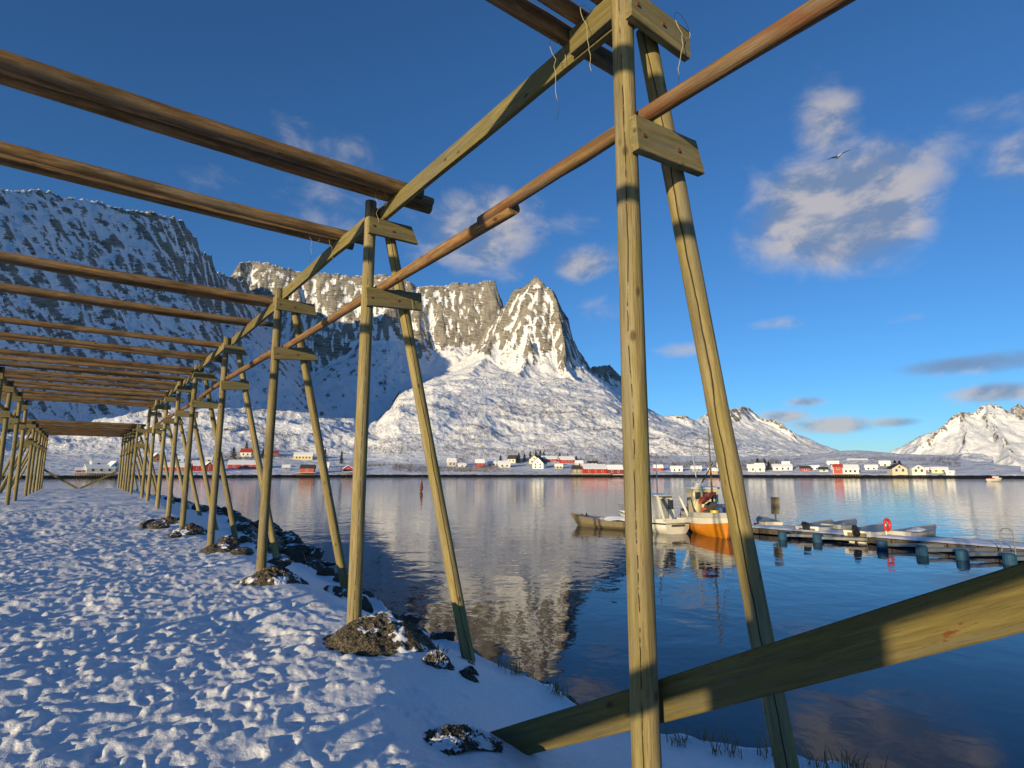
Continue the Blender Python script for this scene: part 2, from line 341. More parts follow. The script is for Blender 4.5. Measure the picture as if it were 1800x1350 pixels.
def along(p, q, spin=0.):
    p = Vector(p); q = Vector(q); d = q-p; rot = d.to_track_quat('Z', 'Y').to_matrix().to_4x4()
    return Matrix.Translation(p) @ rot @ Matrix.Rotation(spin, 4, 'Z')
def spin_to_cam(p, q, off):
    p = Vector(p); q = Vector(q); rot = (q-p).to_track_quat('Z', 'Y').to_matrix(); d = rot.inverted() @ (Vector((0, 0, EYE))-(p+q)/2); return math.atan2(d.y, d.x)-CRACK_A+off
def plank_mesh(name, length, wx, wy, seed=0, bev=.004, seg=8, warp=.004, cut0=0., cut1=0.):
    """plank with its grain along local Z; wx thickness, wy width; cut slants the ends"""
    rg = random.Random(seed); vv = []; ff = []; b2 = bev
    sec = [(-wx/2+b2, -wy/2), (wx/2-b2, -wy/2), (wx/2, -wy/2+b2), (wx/2, wy/2-b2), (wx/2-b2, wy/2), (-wx/2+b2, wy/2), (-wx/2, wy/2-b2), (-wx/2, -wy/2+b2)]
    ph = rg.uniform(0, 50)
    for i in range(seg+1):
        u = i/seg
        ox = warp*float(perlin(u*length*.8+ph, 3.1)); oy = warp*float(perlin(u*length*.8+ph, 9.7)); tw = warp*4*float(perlin(u*length*.4+ph, 14.2))
        for (a, c_) in sec:
            z = u*length + (cut0*(c_/wy+.5)*(1-u)) - (cut1*(c_/wy+.5)*u)
            vv.append((a*math.cos(tw)-c_*math.sin(tw)+ox, a*math.sin(tw)+c_*math.cos(tw)+oy, z))
    n = 8
    for i in range(seg):
        for j in range(n): ff.append((i*n+j, i*n+(j+1) % n, (i+1)*n+(j+1) % n, (i+1)*n+j))
    ff.append(tuple(range(n-1, -1, -1))); ff.append(tuple(range(seg*n, seg*n+n)))
    me = bpy.data.meshes.new(name); me.from_pydata(vv, [], ff); me.update(); return me
def frame(p, q, wyaxis):
    """matrix whose Z runs p->q and whose Y points as near as may be along wyaxis"""
    p = Vector(p); z = (Vector(q)-p).normalized(); y = Vector(wyaxis); y = (y-z*y.dot(z)).normalized(); x = y.cross(z)
    mm = Matrix((x, y, z)).transposed().to_4x4(); mm.translation = p; return mm

# ------------------------------------------------------------------ terrain
def ridge(pts): return [at_r(*p) for p in pts]
# (crest polyline [px, py, metres away], cliff height, cliff slope, scree slope, foot slope)
RID = [
 ([(-420, 330, 1050), (-200, 300, 1250), (0, 336, 1480), (60, 343, 1560), (150, 362, 1680), (225, 375, 1790)], 480, 1.38, .8, .4),
 ([(225, 375, 1790), (285, 388, 1890), (322, 396, 1960)], 480, 2.4, 1.0, .5),
 ([(322, 396, 1960), (340, 426, 2010), (346, 444, 2030), (368, 452, 2080), (380, 480, 2130), (430, 540, 2300)], 380, 3.6, 1.1, .5),
 ([(424, 468, 2560), (445, 463, 2600), (500, 476, 2560), (560, 484, 2560), (640, 489, 2560), (690, 486, 2520)], 640, 2.7, .8, .4),
 ([(690, 486, 2520), (735, 507, 2560), (780, 503, 2560), (830, 500, 2560), (873, 498, 2560)], 330, 3.0, .8, .4),
 ([(640, 489, 2560), (650, 560, 2440), (640, 640, 2330)], 420, 2.6, .9, .4),
 ([(520, 478, 2560), (530, 580, 2420), (520, 650, 2330)], 300, 2.4, .9, .4),
 ([(735, 507, 2560), (745, 600, 2400), (730, 680, 2260)], 120, 1.8, .9, .4),
 ([(838, 610, 2300), (860, 580, 2280), (885, 545, 2240), (905, 516, 2200), (925, 500, 2170), (938, 489, 2150), (952, 498, 2140)], 330, 2.3, 1.35, .6),
 ([(952, 498, 2140), (970, 513, 2130), (979, 545, 2070), (987, 605, 1990), (996, 665, 1880), (1010, 700, 1790)], 260, 3.2, 1.3, .6),
 ([(970, 513, 2130), (990, 552, 2170), (1002, 585, 2190), (1018, 620, 2220), (1036, 650, 2260), (1060, 690, 2300)], 300, 3.0, 1.2, .6),
 ([(1042, 650, 2500), (1070, 646, 2600), (1092, 660, 2600)], 240, 3.0, 2.0, .9),
 ([(930, 600, 1990), (925, 640, 1930), (905, 680, 1800)], 90, 2.0, 1.0, .45),
 ([(872, 590, 2150), (855, 632, 2030), (832, 668, 1880), (800, 692, 1650)], 50, 1.1, .62, .3),
 ([(380, 480, 2130), (405, 492, 2350), (440, 500, 2500)], 200, 2.2, .9, .5),
 ([(1140, 742, 2400), (1160, 748, 2400), (1185, 741, 2380), (1205, 736, 2400), (1220, 746, 2450), (1255, 727, 2600), (1290, 722, 2800), (1305, 718, 3000), (1318, 719, 3050), (1335, 738, 3000), (1352, 742, 2950), (1372, 748, 2900), (1390, 764, 2850), (1412, 788, 2800), (1440, 797, 2700), (1478, 808, 2600)], 70, 1.4, .5, .4),
]
# skyline of the front slope right above the village: px, py of its shoulder and how fast it rises behind
APR = [(-500, 770, .1), (-100, 778, .06), (60, 776, .04), (120, 766, .04), (200, 746, .03), (240, 736, .03), (300, 728, .02), (430, 724, .02), (480, 732, .02), (560, 738, .02), (625, 746, .03), (645, 757, .05), (665, 752, .08), (682, 736, .1), (702, 721, .15), (760, 712, .19), (830, 722, .21), (900, 728, .21), (1000, 728, .2), (1060, 734, .18), (1100, 746, .14), (1160, 765, .1), (1230, 785, .07), (1300, 798, .05), (1400, 806, .02), (1480, 815, .01), (1600, 822, .0), (2000, 826, 0)]
_aa = [math.atan2(ray(p[0], 700)[0], ray(p[0], 700)[1])-HEAD for p in APR]; R1 = 760.
_ah = [float(at_r(p[0], p[1], R1)[2]) for p in APR]; _as = [p[2] for p in APR]
def apron(x, y, r):
    a = np.arctan2(x, y)-HEAD; a = np.arctan2(np.sin(a), np.cos(a)); a = a+.004*fbm(x/70, y/70, 3, 15)
    hs = np.interp(a, _aa, _ah); sl = np.interp(a, _aa, _as); h0 = -.2+.09*(500-408)
    u = np.clip((r-500)/(R1-500), 0, 1); k = u**1.25*.8+.2*u
    return h0+(hs-h0)*k+np.maximum(r-R1, 0)*sl
FAR = [
 ([(1588, 811, 3150), (1606, 796, 3150), (1622, 778, 3200), (1650, 752, 3250), (1672, 735, 3300), (1692, 728, 3350), (1710, 729, 3400), (1722, 719, 3450), (1738, 712, 3480), (1758, 716, 3500), (1775, 730, 3520), (1788, 748, 3520), (1830, 740, 3600), (1900, 700, 3700)], 70, 1.3, .7, .3),
 ([(1738, 712, 3480), (1745, 745, 3300), (1765, 790, 3050), (1780, 815, 2900)], 30, 1.0, .6, .3),
 ([(1692, 728, 3350), (1700, 760, 3200), (1680, 800, 3000)], 20, .9, .6, .3),
 ([(1620, 800, 6200), (1685, 736, 6200), (1695, 728, 6200), (1720, 745, 6200), (1770, 724, 6200), (1792, 710, 6200), (1815, 726, 6200), (1860, 700, 6200)], 140, 1.3, .8, .4),
]
def base_village(r): return np.where(r < 408, -3.2+(r-396)*.25, -.2+.09*(r-408))
def height(x, y, rids, warp=True, lowland=True):
    r = np.hypot(x, y)
    wx = x+34*fbm(x/260, y/260, 4, 11); wy = y+34*fbm(x/260+31, y/260, 4, 23)
    wx = wx+9*fbm(x/45, y/45, 3, 51, ridged=True); wy = wy+9*fbm(x/45+7, y/45, 3, 57, ridged=True)
    fade = sstep(r, 500, 1100); wx = x+(wx-x)*fade; wy = y+(wy-y)*fade
    z = np.full(x.shape, -400.)
    for (pts, ch, cs, ss, fs) in rids:
        P = ridge(pts)
        for a, b_ in zip(P[:-1], P[1:]):
            dx, dy = b_[0]-a[0], b_[1]-a[1]; q = dx*dx+dy*dy
            t = np.clip(((wx-a[0])*dx+(wy-a[1])*dy)/q, 0, 1)
            d = np.hypot(wx-a[0]-t*dx, wy-a[1]-t*dy); zc = a[2]+(b_[2]-a[2])*t
            c1 = ch/cs; sc2 = np.maximum(zc-ch, 0)*.85/ss
            dr = np.where(d < c1, d*cs, ch+np.where(d-c1 < sc2, (d-c1)*ss, sc2*ss+(d-c1-sc2)*fs))
            z = np.maximum(z, zc-dr)
    if lowland:
        hi = sstep(r, 900, 1400); low = sstep(r, 520, 640)
        z = z+16*fbm(x/110, y/110, 5, 71, ridged=True)*hi+6*fbm(x/26, y/26, 3, 91, ridged=True)*hi
        ap = apron(x, y, r)+low*(15*fbm(x/150, y/150, 5, 77, ridged=True)+4.5*fbm(x/45, y/45, 5, 79)+2.2*fbm(x/14, y/14, 3, 83, ridged=True)-5)*(1+.3*hi)
        v = np.where(r < 500, base_village(r), ap)
        k = 14.+70*sstep(r, 1100, 1700); zz = np.maximum(v, z)+np.where(np.abs(z-v) < k, (k-np.abs(z-v))**2/(4*k), 0)
        z = np.where(r < 700, v, np.where(r < 800, v+(zz-v)*sstep(r, 700, 800), zz))
    else:
        z = z+18*fbm(x/170, y/170, 5, 91, ridged=True)+6*fbm(x/40, y/40, 3, 95)
        z = np.maximum(z, -6)
    return z
def polar_terrain(name, rids, a0, a1, na, r0, r1, nr, mat, lowland=True, fine=900):
    az = np.linspace(R(a0), R(a1), na)+HEAD; lr = np.exp(np.linspace(math.log(r0), math.log(r1), fine))
    rows = np.empty((na, nr)); step = max(1, na//160); keys = list(range(0, na, step))
    if keys[-1] != na-1: keys.append(na-1)
    A, Rr = np.meshgrid(az[keys], lr, indexing='ij'); Z = height(Rr*np.sin(A), Rr*np.cos(A), rids, lowland=lowland)
    el = np.arctan2(Z-EYE, Rr)*1000
    w_ = np.abs(np.diff(el, axis=1))+np.diff(np.log(lr))[None]*90
    cs = np.concatenate([np.zeros((len(keys), 1)), np.cumsum(w_, 1)], 1)
    kr = np.array([np.interp(np.linspace(0, cs[i, -1], nr), cs[i], np.log(lr)) for i in range(len(keys))])
    ker = np.ones(5)/5      # neighbouring columns share nearly the same rows
    krs = np.stack([np.convolve(np.pad(kr[:, j], 2, 'edge'), ker, 'valid') for j in range(nr)], 1)
    for j in range(nr): rows[:, j] = np.interp(np.arange(na), keys, krs[:, j])
    rr = np.exp(rows); X = rr*np.sin(az)[:, None]; Y = rr*np.cos(az)[:, None]; Z = height(X, Y, rids, lowland=lowland)
    # hollows hold snow, ribs shed it
    sm = Z
    for ax in (0, 1):
        for _ in range(2): sm = (np.roll(sm, 2, ax)+np.roll(sm, -2, ax)+sm)/3
    lap = (sm-Z)
    me = grid_mesh(name, X, Y, Z); a = me.attributes.new('hollow', 'FLOAT', 'POINT'); a.data.foreach_set('value', np.clip(lap/7, -1, 1).ravel().astype(np.float32))
    o = link(name, me, mat, smooth=True); tag(o, kind='structure'); return o
def grid_mesh(name, X, Y, Z, wrap=False):
    na, nr = X.shape; vv = np.stack([X, Y, Z], -1).reshape(-1, 3).astype(np.float32)
    I = np.arange(na*nr).reshape(na, nr)
    if wrap: I = np.concatenate([I, I[:1]], 0)
    q = np.stack([I[:-1, :-1], I[:-1, 1:], I[1:, 1:], I[1:, :-1]], -1).reshape(-1, 4)[:, ::-1]
    me = bpy.data.meshes.new(name); me.vertices.add(len(vv)); me.vertices.foreach_set('co', vv.ravel())
    me.loops.add(q.size); me.loops.foreach_set('vertex_index', q.ravel().astype(np.int32)); me.polygons.add(len(q))
    me.polygons.foreach_set('loop_start', np.arange(0, q.size, 4, dtype=np.int32)); me.polygons.foreach_set('loop_total', np.full(len(q), 4, np.int32))
    # face up
    me.update(calc_edges=True); me.validate()
    if me.polygons[len(me.polygons)//2].normal.z < 0: me.flip_normals()
    return me
tag(polar_terrain('mountain_terrain', RID, -57, 40, 1000, 396, 3600, 380, 'mountain_rock'))
polar_terrain('far_mountain', FAR, 33, 52, 260, 2500, 7000, 170, 'far_mountain_rock', lowland=False)
# low land right of the bay in front of the far mountain
def lowland_strip():
    az = np.linspace(R(38), R(55), 120)+HEAD; rr = np.linspace(396, 620, 40); A, Q = np.meshgrid(az, rr, indexing='ij')
    X = Q*np.sin(A); Y = Q*np.cos(A); Z = np.minimum(base_village(Q), 1.6)-sstep(Q, 480, 600)*2.5
    me = grid_mesh('headland', X, Y, Z); a = me.attributes.new('hollow', 'FLOAT', 'POINT'); tag(link('headland', me, 'mountain_rock', smooth=True), kind='structure')
lowland_strip()
# water
me = bpy.data.meshes.new('water'); me.from_pydata([(-9000, -9000, -2), (9000, -9000, -2), (9000, 9000, -2), (-9000, 9000, -2)], [], [(0, 1, 2, 3)]); tag(link('water', me, 'water'), kind='structure')

# ------------------------------------------------------------------ the snowy spit under the rack
def edge_x(y): return 4.15+.35*np.sin(y*.55+1)*.6+.55*sstep(y, 12, 26)+np.where(y < 4.2, np.minimum(4.2-y, 4.)*.45, 0)
def water_x(y): return np.interp(y, [-20, 0, 6, 10, 16, 24, 34, 45, 70], [7.6, 7.0, 5.6, 5.6, 6.6, 8.6, 9.8, 11., 12.])
def spit(x, y):
    g = .42*sstep(y, 18, 29)
    e = edge_x(y); wxx = water_x(y)
    nr = 1-sstep(y, 3.6, 5.2)
    z = g-(.55+.2*nr)*sstep(x, 2.5-1.0*nr, e)
    z = np.where(x > e, g-.55-.2*nr-(x-e)/np.maximum(wxx-e, .3)*(1.75+g), z)
    z = z-.5*sstep(-x, 3.4, 6.5)-np.maximum(-x-6.5, 0)*.3
    z = z-np.maximum(y-52, 0)*.35-np.maximum(-y-40, 0)*.3
    return np.maximum(z, -4)
def build_spit():
    # footprints and trodden clods stamped into a raster
    cs = .02; x0, x1, y0, y1 = -7., 4.8, -1., 27.; nx = int((x1-x0)/cs); ny = int((y1-y0)/cs); ras = np.zeros((nx, ny), np.float32)
    rg = np.random.RandomState(5)
    def both(a, b): return np.where(b < 0, np.minimum(a, b*.8+a*.2), np.maximum(a, b))
    def stamp(cx, cy, f, rad, comb=both):
        i0 = int((cx-rad-x0)/cs); i1 = int((cx+rad-x0)/cs)+1; j0 = int((cy-rad-y0)/cs); j1 = int((cy+rad-y0)/cs)+1
        i0 = max(i0, 0); j0 = max(j0, 0); i1 = min(i1, nx); j1 = min(j1, ny)
        if i1 <= i0 or j1 <= j0: return
        xx, yy = np.meshgrid(x0+np.arange(i0, i1)*cs-cx, y0+np.arange(j0, j1)*cs-cy, indexing='ij'); ras[i0:i1, j0:j1] = comb(ras[i0:i1, j0:j1], f(xx, yy))
    def foot(a, dep, l=.15, wd=.06):
        ca, sa = math.cos(a), math.sin(a)
        def f(xx, yy):
            u = (xx*ca+yy*sa)/wd; v_ = (-xx*sa+yy*ca)/l; q = np.sqrt(u*u+v_*v_)
            return -dep*(1-sstep(q, .8, 1.12))+dep*.4*np.exp(-((q-1.45)/.3)**2)*(1+.6*np.sin(2*np.arctan2(u, v_)+a*9))
        return f
    def clod(h, r, ax):
        def f(xx, yy):
            q = np.hypot(xx*(1+.3*math.cos(ax)), yy*(1+.3*math.sin(ax)))/r; return h*np.clip(1-q*q, 0, 1)**1.4
        return f
    for _ in range(60):         # walkers' tracks
        x = rg.normal(-.6, 1.2); y = rg.uniform(-3, 27); a = rg.normal(0, .22)+(math.pi if rg.rand() < .5 else 0); 
        for k in range(int(rg.randint(10, 34))):
            side = .09 if k % 2 else -.09
            fx = x+math.cos(a)*side; fy = y+math.sin(a)*side
            if fx < 2.4: stamp(fx, fy, foot(a+rg.normal(0, .2), rg.uniform(.014, .036), rg.uniform(.13, .17), rg.uniform(.055, .08)), .3)
            x += -math.sin(a)*.62; y += math.cos(a)*.62; a += rg.normal(0, .05)
    for _ in range(150):
        stamp(rg.uniform(-4, 2.9), rg.uniform(0, 20), foot(rg.uniform(0, 6.28), rg.uniform(.02, .055), rg.uniform(.12, .18), rg.uniform(.055, .09)), .34)
    def chip(h, r, ang, el, tx, ty):
        ca, sa = math.cos(ang), math.sin(ang)
        def f(xx, yy):
            u = (xx*ca+yy*sa)/r; v_ = (-xx*sa+yy*ca)/(r*el); q = np.maximum(np.abs(u)+.35*np.abs(v_), np.abs(v_)+.25*np.abs(u))
            return (1-sstep(q, .55, 1.0))*np.maximum(h+(tx*u+ty*v_)*h*.8, 0)
        return f
    for _ in range(15000):
        r = .016+.075*rg.rand()**2.6; stamp(rg.normal(-.4, 1.7), rg.uniform(0, 25), chip(r*rg.uniform(.12, .34), r, rg.uniform(0, 6.28), rg.uniform(.5, 1.), rg.uniform(-1, 1), rg.uniform(-1, 1)), r*1.5, np.maximum if _ % 3 else np.add)
    # polar grid centred under the camera: fine in the view, coarse round the back
    az = np.concatenate([np.linspace(-50, 50, 820), np.linspace(50, 310, 90)[1:-1]]); az = np.radians(az)+HEAD
    rr = np.concatenate([np.linspace(.02, 1.5, 12)[:-1], np.exp(np.linspace(math.log(1.5), math.log(110), 560))])
    A, Q = np.meshgrid(az, rr, indexing='ij'); X = Q*np.sin(A); Y = Q*np.cos(A); Z = spit(X, Y)
    fi = np.clip((X-x0)/cs, 0, nx-1.001); fj = np.clip((Y-y0)/cs, 0, ny-1.001); i = fi.astype(int); j = fj.astype(int); u = fi-i; v_ = fj-j
    st = ras[i, j]*(1-u)*(1-v_)+ras[i+1, j]*u*(1-v_)+ras[i, j+1]*(1-u)*v_+ras[i+1, j+1]*u*v_
    inside = sstep(X, x0, x0+.5)*(1-sstep(X, x1-.5, x1))*sstep(Y, y0, y0+.5)*(1-sstep(Y, 25, 27))
    trod = sstep(X, -5, -3)*(1-sstep(X+.5*fbm(X, Y, 2, 3), 1.9, 3.1))
    Z = Z+st*inside*(.25+.75*trod)
    rgh = .7+.6*sstep(fbm(X/1.9+3, Y/2.6, 3, 29), -.25, .35)
    tex = (.020*fbm(X/.75, Y/.6, 3, 31)+.011*fbm(X/.17, Y/.14, 3, 37)-.014*np.abs(fbm(X/.3+9, Y/.25, 3, 41))*2+.004*fbm(X/.05, Y/.045, 2, 39))*rgh
    Z = Z+tex*(.16+.84*trod)+.035*fbm(X/2.2, Y/2.2, 3, 43)+.012*fbm(X/.9, Y/.9, 3, 45)*(1-trod)
    Z = Z-.05*trod*sstep(fbm(X/1.6+4, Y/2.5, 3, 61), .05, .5)
    e = edge_x(Y)+.35*fbm(X/.9, Y/.9, 3, 47)
    out = sstep(X-e, -.1, .4); Z = Z+out*.22*fbm(X/.7, Y/.7, 4, 49, ridged=True)
    bare = np.clip(out*.9+.0, 0, 1); bare = np.maximum(bare, sstep(-Z, 1.3, 1.6))
    far = sstep(Y, 12, 20); bare = bare*(1-.25*far*(1-sstep(-Z, 1.2, 1.5)))
    me = grid_mesh('snowy_ground', X, Y, Z, wrap=True)
    a = me.attributes.new('bare', 'FLOAT', 'POINT'); a.data.foreach_set('value', bare.ravel().astype(np.float32))
    tag(link('snowy_ground', me, 'snow', smooth=True), kind='structure')
build_spit()
def gz(x, y): return float(spit(np.array([float(x)]), np.array([float(y)]))[0])

# ------------------------------------------------------------------ the drying rack
def make_rack(root, ys, beam_z, rail_z, detail, pole_ys, seed, right=True, left=True, brace=True):
    rg = random.Random(seed)
    pm = [log_mesh('post', 4.95, .074, .061, 20 if detail else 10, 26 if detail else 6, seed+i) for i in range(4)]
    lm = [log_mesh('leg', 5.25, .075, .058, 20 if detail else 10, 26 if detail else 6, seed+10+i) for i in range(4)]
    bt = [plank_mesh('bracket', .50+.05*i, .05, .19, seed+20+i, cut1=[.12, .0, .09, .05][i]) for i in range(4)]
    bl = [plank_mesh('bracket', .58+.04*i, .055, .20, seed+30+i, cut1=[.02, .06, .0, .1][i]) for i in range(4)]
    for X0, sg in ((2.35, 1), (-2.05, -1)):
        if (sg > 0 and not right) or (sg < 0 and not left): continue
        for i, y in enumerate(ys):
            near = (i in (1, 2, 3, 4) and sg > 0 and detail)
            k = 0 if near else rg.randrange(4); jx = 0 if near else rg.uniform(-.03, .03); yy = y+(0 if sg > 0 else rg.uniform(-.25, .25) if i > 2 else 0)
            zt = beam_z+.09+rg.uniform(-.02, .06); zb = zt-4.95
            top = (X0+jx, yy-.0, zt); bot = (X0+jx+rg.uniform(-.03, .03)*(not near), yy+rg.uniform(-.05, .05)*(not near), zb)
            link('post', pm[k], 'post_wood', root, along(bot, top, rg.uniform(0, 6) if i > 3 else spin_to_cam(bot, top, -.55+.3*i)))
            tz = beam_z-.12; a = Vector((X0+sg*.235, yy+.02, tz+rg.uniform(-.05, .12))); bz = gz(X0+sg*1.55, yy)-.45
            d = Vector((X0+sg*(1.52+(0 if near else rg.uniform(-.12, .15))), yy+.02+(0 if near else rg.uniform(-.12, .12)), min(bz, .0)-.05)); dd = (d-a).normalized()
            link('leg', lm[k], 'leg_wood', root, along(a+dd*5.25, a, rg.uniform(0, 6) if i > 3 else spin_to_cam(a+dd*5.25, a, -.15+.3*(i-1))))
            bw = root
            zz = beam_z-.185; p = (X0-sg*.06, yy-.1, zz); q = (X0+sg*.5, yy-.1, zz-(.02 if not near else .0)+rg.uniform(-.03, .02))
            link('bracket', bt[(k+i) % 4], 'bracket_wood', root, frame(p, q, (0, 0, 1)))
            zz = rail_z-.155; p = (X0-sg*.055, yy-.1, zz); q = (X0+sg*.6, yy-.1, zz+(.06 if near else rg.uniform(-.05, .03)))
            link('bracket', bl[(k+i) % 4], 'bracket_wood', root, frame(p, q, (0, 0, 1)))
        if detail and sg > 0:
            for y in ys[:4]:
                for (dx, zz) in ((.0, rail_z-.16), (.31, rail_z-.14), (-.01, beam_z-.19), (.22, beam_z-.2)): MB().tube([(X0+dx, y-.124, zz), (X0+dx, y-.135, zz)], [.014, .012], 8).build('bolt', 'rust', root)
        # top beam in spliced lengths
        bx = X0+sg*.095; y0 = ys[0]-.4; y1 = ys[-1]+.35; y = y0; n = 0
        marks = [y0]+[(ys[i]+.25) for i in range(1, len(ys)-1)]+[y1] if detail else [y0, (y0+y1)/2, y1]
        for a, c_ in zip(marks[:-1], marks[1:]):
            ov = .5; me_ = plank_mesh('beam', c_-a+ov, .052, .175, seed+40+n, seg=14, warp=.014); sh = .029*(1 if n % 2 else -1)
            link('beam', me_, 'beam_wood', root, frame((bx+sh, a-ov/2, beam_z), (bx+sh, c_+ov/2, beam_z+rg.uniform(-.015, .015)), (0, 0, 1))); n += 1
        # round rail in overlapping lengths
        rx = X0+sg*.13; y = ys[0]-1.6; n = 0
        stops = [ys[0]-1.6, 3.5, 10.2, 17.4, 24.5, ys[-1]+.5] if detail else [ys[0]-.5, (ys[0]+ys[-1])/2, ys[-1]+.5]
        for a, c_ in zip(stops[:-1], stops[1:]):
            me_ = log_mesh('rail', c_-a+.4, .057, .046, 16 if detail else 8, 30 if detail else 6, seed+60+n, .02, .1)
            zz = rail_z+(.0 if n % 2 else .01); xx = rx+(.018 if n % 2 else -.018)
            link('rail', me_, 'rail_wood', root, along((xx, a-.2, zz), (xx, c_+.2, zz+rg.uniform(-.02, .02)), rg.uniform(0, 6))); n += 1
    # poles laid across both beams
    pl = [log_mesh('drying_pole', 6.2, .067, .05, 14 if detail else 8, 26 if detail else 8, seed+80+i, .016, .07) for i in range(5)]
    out = []
    for (y, ex, dz) in pole_ys:
        flip = rg.random() < .5; xl = ex-6.2
        z0 = beam_z+.088+.062+dz
        p, q = ((xl, y+rg.uniform(-.04, .04), z0+.0), (ex, y, z0+rg.uniform(-.012, .012)))
        if flip: p, q = q, p
        out.append(link('drying_pole', pl[rg.randrange(5)], 'pole_wood', root, along(p, q, rg.uniform(0, 6))))
    return out
rack = empty('drying_rack', (0, 0, 0)); tag(rack, 'long timber stockfish drying rack of A-frame posts and poles over the snowy path', 'drying rack', 'fish drying racks')
PY = [-3.6, -1.75, 2.03, 5.78, 9.5, 13.75, 17.95, 21.3, 24.7, 28.0, 31.4]; PY = PY[1:]
poles = [(-1.2, 2.9, 0), (2.25, 2.75, .0), (2.45, 2.85, 0), (2.62, 2.95, .0), (5.28, 2.72, 0), (5.42, 2.93, 0), (5.56, 2.98, .0), (6.85, 2.72, 0), (7.12, 2.66, .0), (10.45, 2.72, 0), (10.66, 2.68, .0),
         (12.2, 2.95, 0), (12.42, 2.6, 0), (14.9, 2.7, 0), (15.15, 2.6, .0), (16.65, 2.8, 0), (17.1, 2.86, 0), (19.0, 2.7, 0), (19.4, 2.6, 0), (20.1, 2.8, 0), (21.1, 2.7, 0), (21.4, 2.6, .0), (22.6, 2.7, 0), (23.0, 2.6, 0), (24.0, 2.8, 0), (24.3, 2.75, 0), (25.3, 2.7, 0),
         (26.5, 2.65, 0), (26.9, 2.75, 0.0), (28.2, 2.7, 0), (28.55, 2.7, 0), (29.7, 2.7, 0), (30.2, 2.65, 0), (30.7, 2.7, 0), (31.2, 2.75, 0)]
make_rack(rack, PY, 4.47, 3.62, True, poles, 100)
# long diagonal braces nailed to the water side of the first posts, one to each row
def brace(p, q, seed, n=.19):
    L_ = (Vector(q)-Vector(p)).length; me_ = plank_mesh('brace', L_, .062, n, seed, seg=20, warp=.006, bev=.006); return link('brace', me_, 'brace_wood', rack, frame(p, q, (0, 0, 1)))
brace((2.475, 3.80, -.44), (2.475, -2.2, 2.578), 301, .185)
brace((-2.16, 2.81, -.3), (-2.16, -2.6, 2.68), 302)
# bits of twine still tied round the poles
def twine(pts, rad=.0019): MB().tube(pts, rad, 5).build('twine', 'twine', rack)
def hang(x, y, z, l, seed):
    g = random.Random(seed); p = [(x+.07*math.cos(a), y+.07*math.sin(a)*.3, z+.1*math.sin(a)) for a in np.linspace(-1.5, 4.2, 12)]
    x_, y_, z_ = p[-1]
    for k in range(9): x_ += g.uniform(-.014, .014); y_ += g.uniform(-.014, .014); z_ -= l/9; p.append((x_, y_, z_))
    twine(p)
for (x, y, z, l, s) in ((2.36, 2.62, 4.45, .45, 1), (2.36, 2.32, 4.5, .3, 2), (2.33, 5.45, 4.52, .22, 3), (2.1, 6.95, 4.55, .3, 4), (2.34, 6.9, 4.5, .2, 5), (2.76, 1.9, 4.36, .35, 6), (2.3, 10.7, 4.55, .2, 7), (2.33, 12.4, 4.52, .3, 8), (2.32, 15.1, 4.5, .2, 9), (2.86, 5.66, 3.6, .35, 10)): hang(x, y, z, l, s)
rack2 = empty('drying_rack', (0, 0, 0)); tag(rack2, 'smaller far timber drying rack with close-laid poles where the path ends', 'drying rack', 'fish drying racks')
ys2 = [37.5, 40.3, 43, 45.8, 48.6, 51.4]
make_rack(rack2, ys2, 4.05, 3.2, False, [(38.2+i*.62, 2.75+.1*math.sin(i*3), 0) for i in range(22)], 400)
MB().bar((-2.05, 51.9, 1.75), (.05, 51.9, .35), .1, .14).build('cross_brace', 'brace_wood', rack2); MB().bar((2.35, 51.9, 1.7), (.12, 51.96, .38), .1, .14).build('cross_brace', 'brace_wood', rack2)

# unseen plank board, added left of the camera to shade near leg and brace
shade_bd = empty('shade_board', (-3.4, -.79, gz(-3.4, -.79)), R(20)); tag(shade_bd, 'unseen plank board on two posts added left of the camera to shade the near leg and brace', 'board')
for yy in (-.3, .3): MB().box((-.05, yy-.04, -.5), (.03, yy+.04, 1.95)).build('post', 'old_timber', shade_bd)
for k in range(10): MB().box((.032, -.37, .1+k*.188), (.06, .37, .287+k*.188)).build('board_plank', 'old_timber', shade_bd)
# ------------------------------------------------------------------ rocks, footings, grass
def rock_mesh(name, seed, sub=3, flat=.6, rough=.35):
    bm = bmesh.new(); bmesh.ops.create_icosphere(bm, subdivisions=sub, radius=1); rg = random.Random(seed); ph = rg.uniform(0, 90)
    cuts = [(Vector((rg.gauss(0, 1), rg.gauss(0, 1), rg.gauss(0, .7))).normalized(), rg.uniform(.5, .85)) for _ in range(9)]
    for v in bm.verts:
        for n_, d in cuts:
            k = v.co.dot(n_)-d
            if k > 0: v.co -= n_*k*.9
        p = v.co; s = 1+rough*float(perlin(p.x*1.3+ph, p.y*1.3+p.z*1.1))*.5+rough*.3*float(perlin(p.x*4+ph, p.z*4+p.y*3)); v.co = Vector((p.x*s, p.y*s, p.z*s*flat))
    me = bpy.data.meshes.new(name); bm.to_mesh(me); bm.free(); me.materials.append(mats['boulder']); return me
rms = [rock_mesh('boulder', 900+i, 3, random.Random(i).uniform(.5, .8)) for i in range(6)]
rg = random.Random(21); cnt = 0
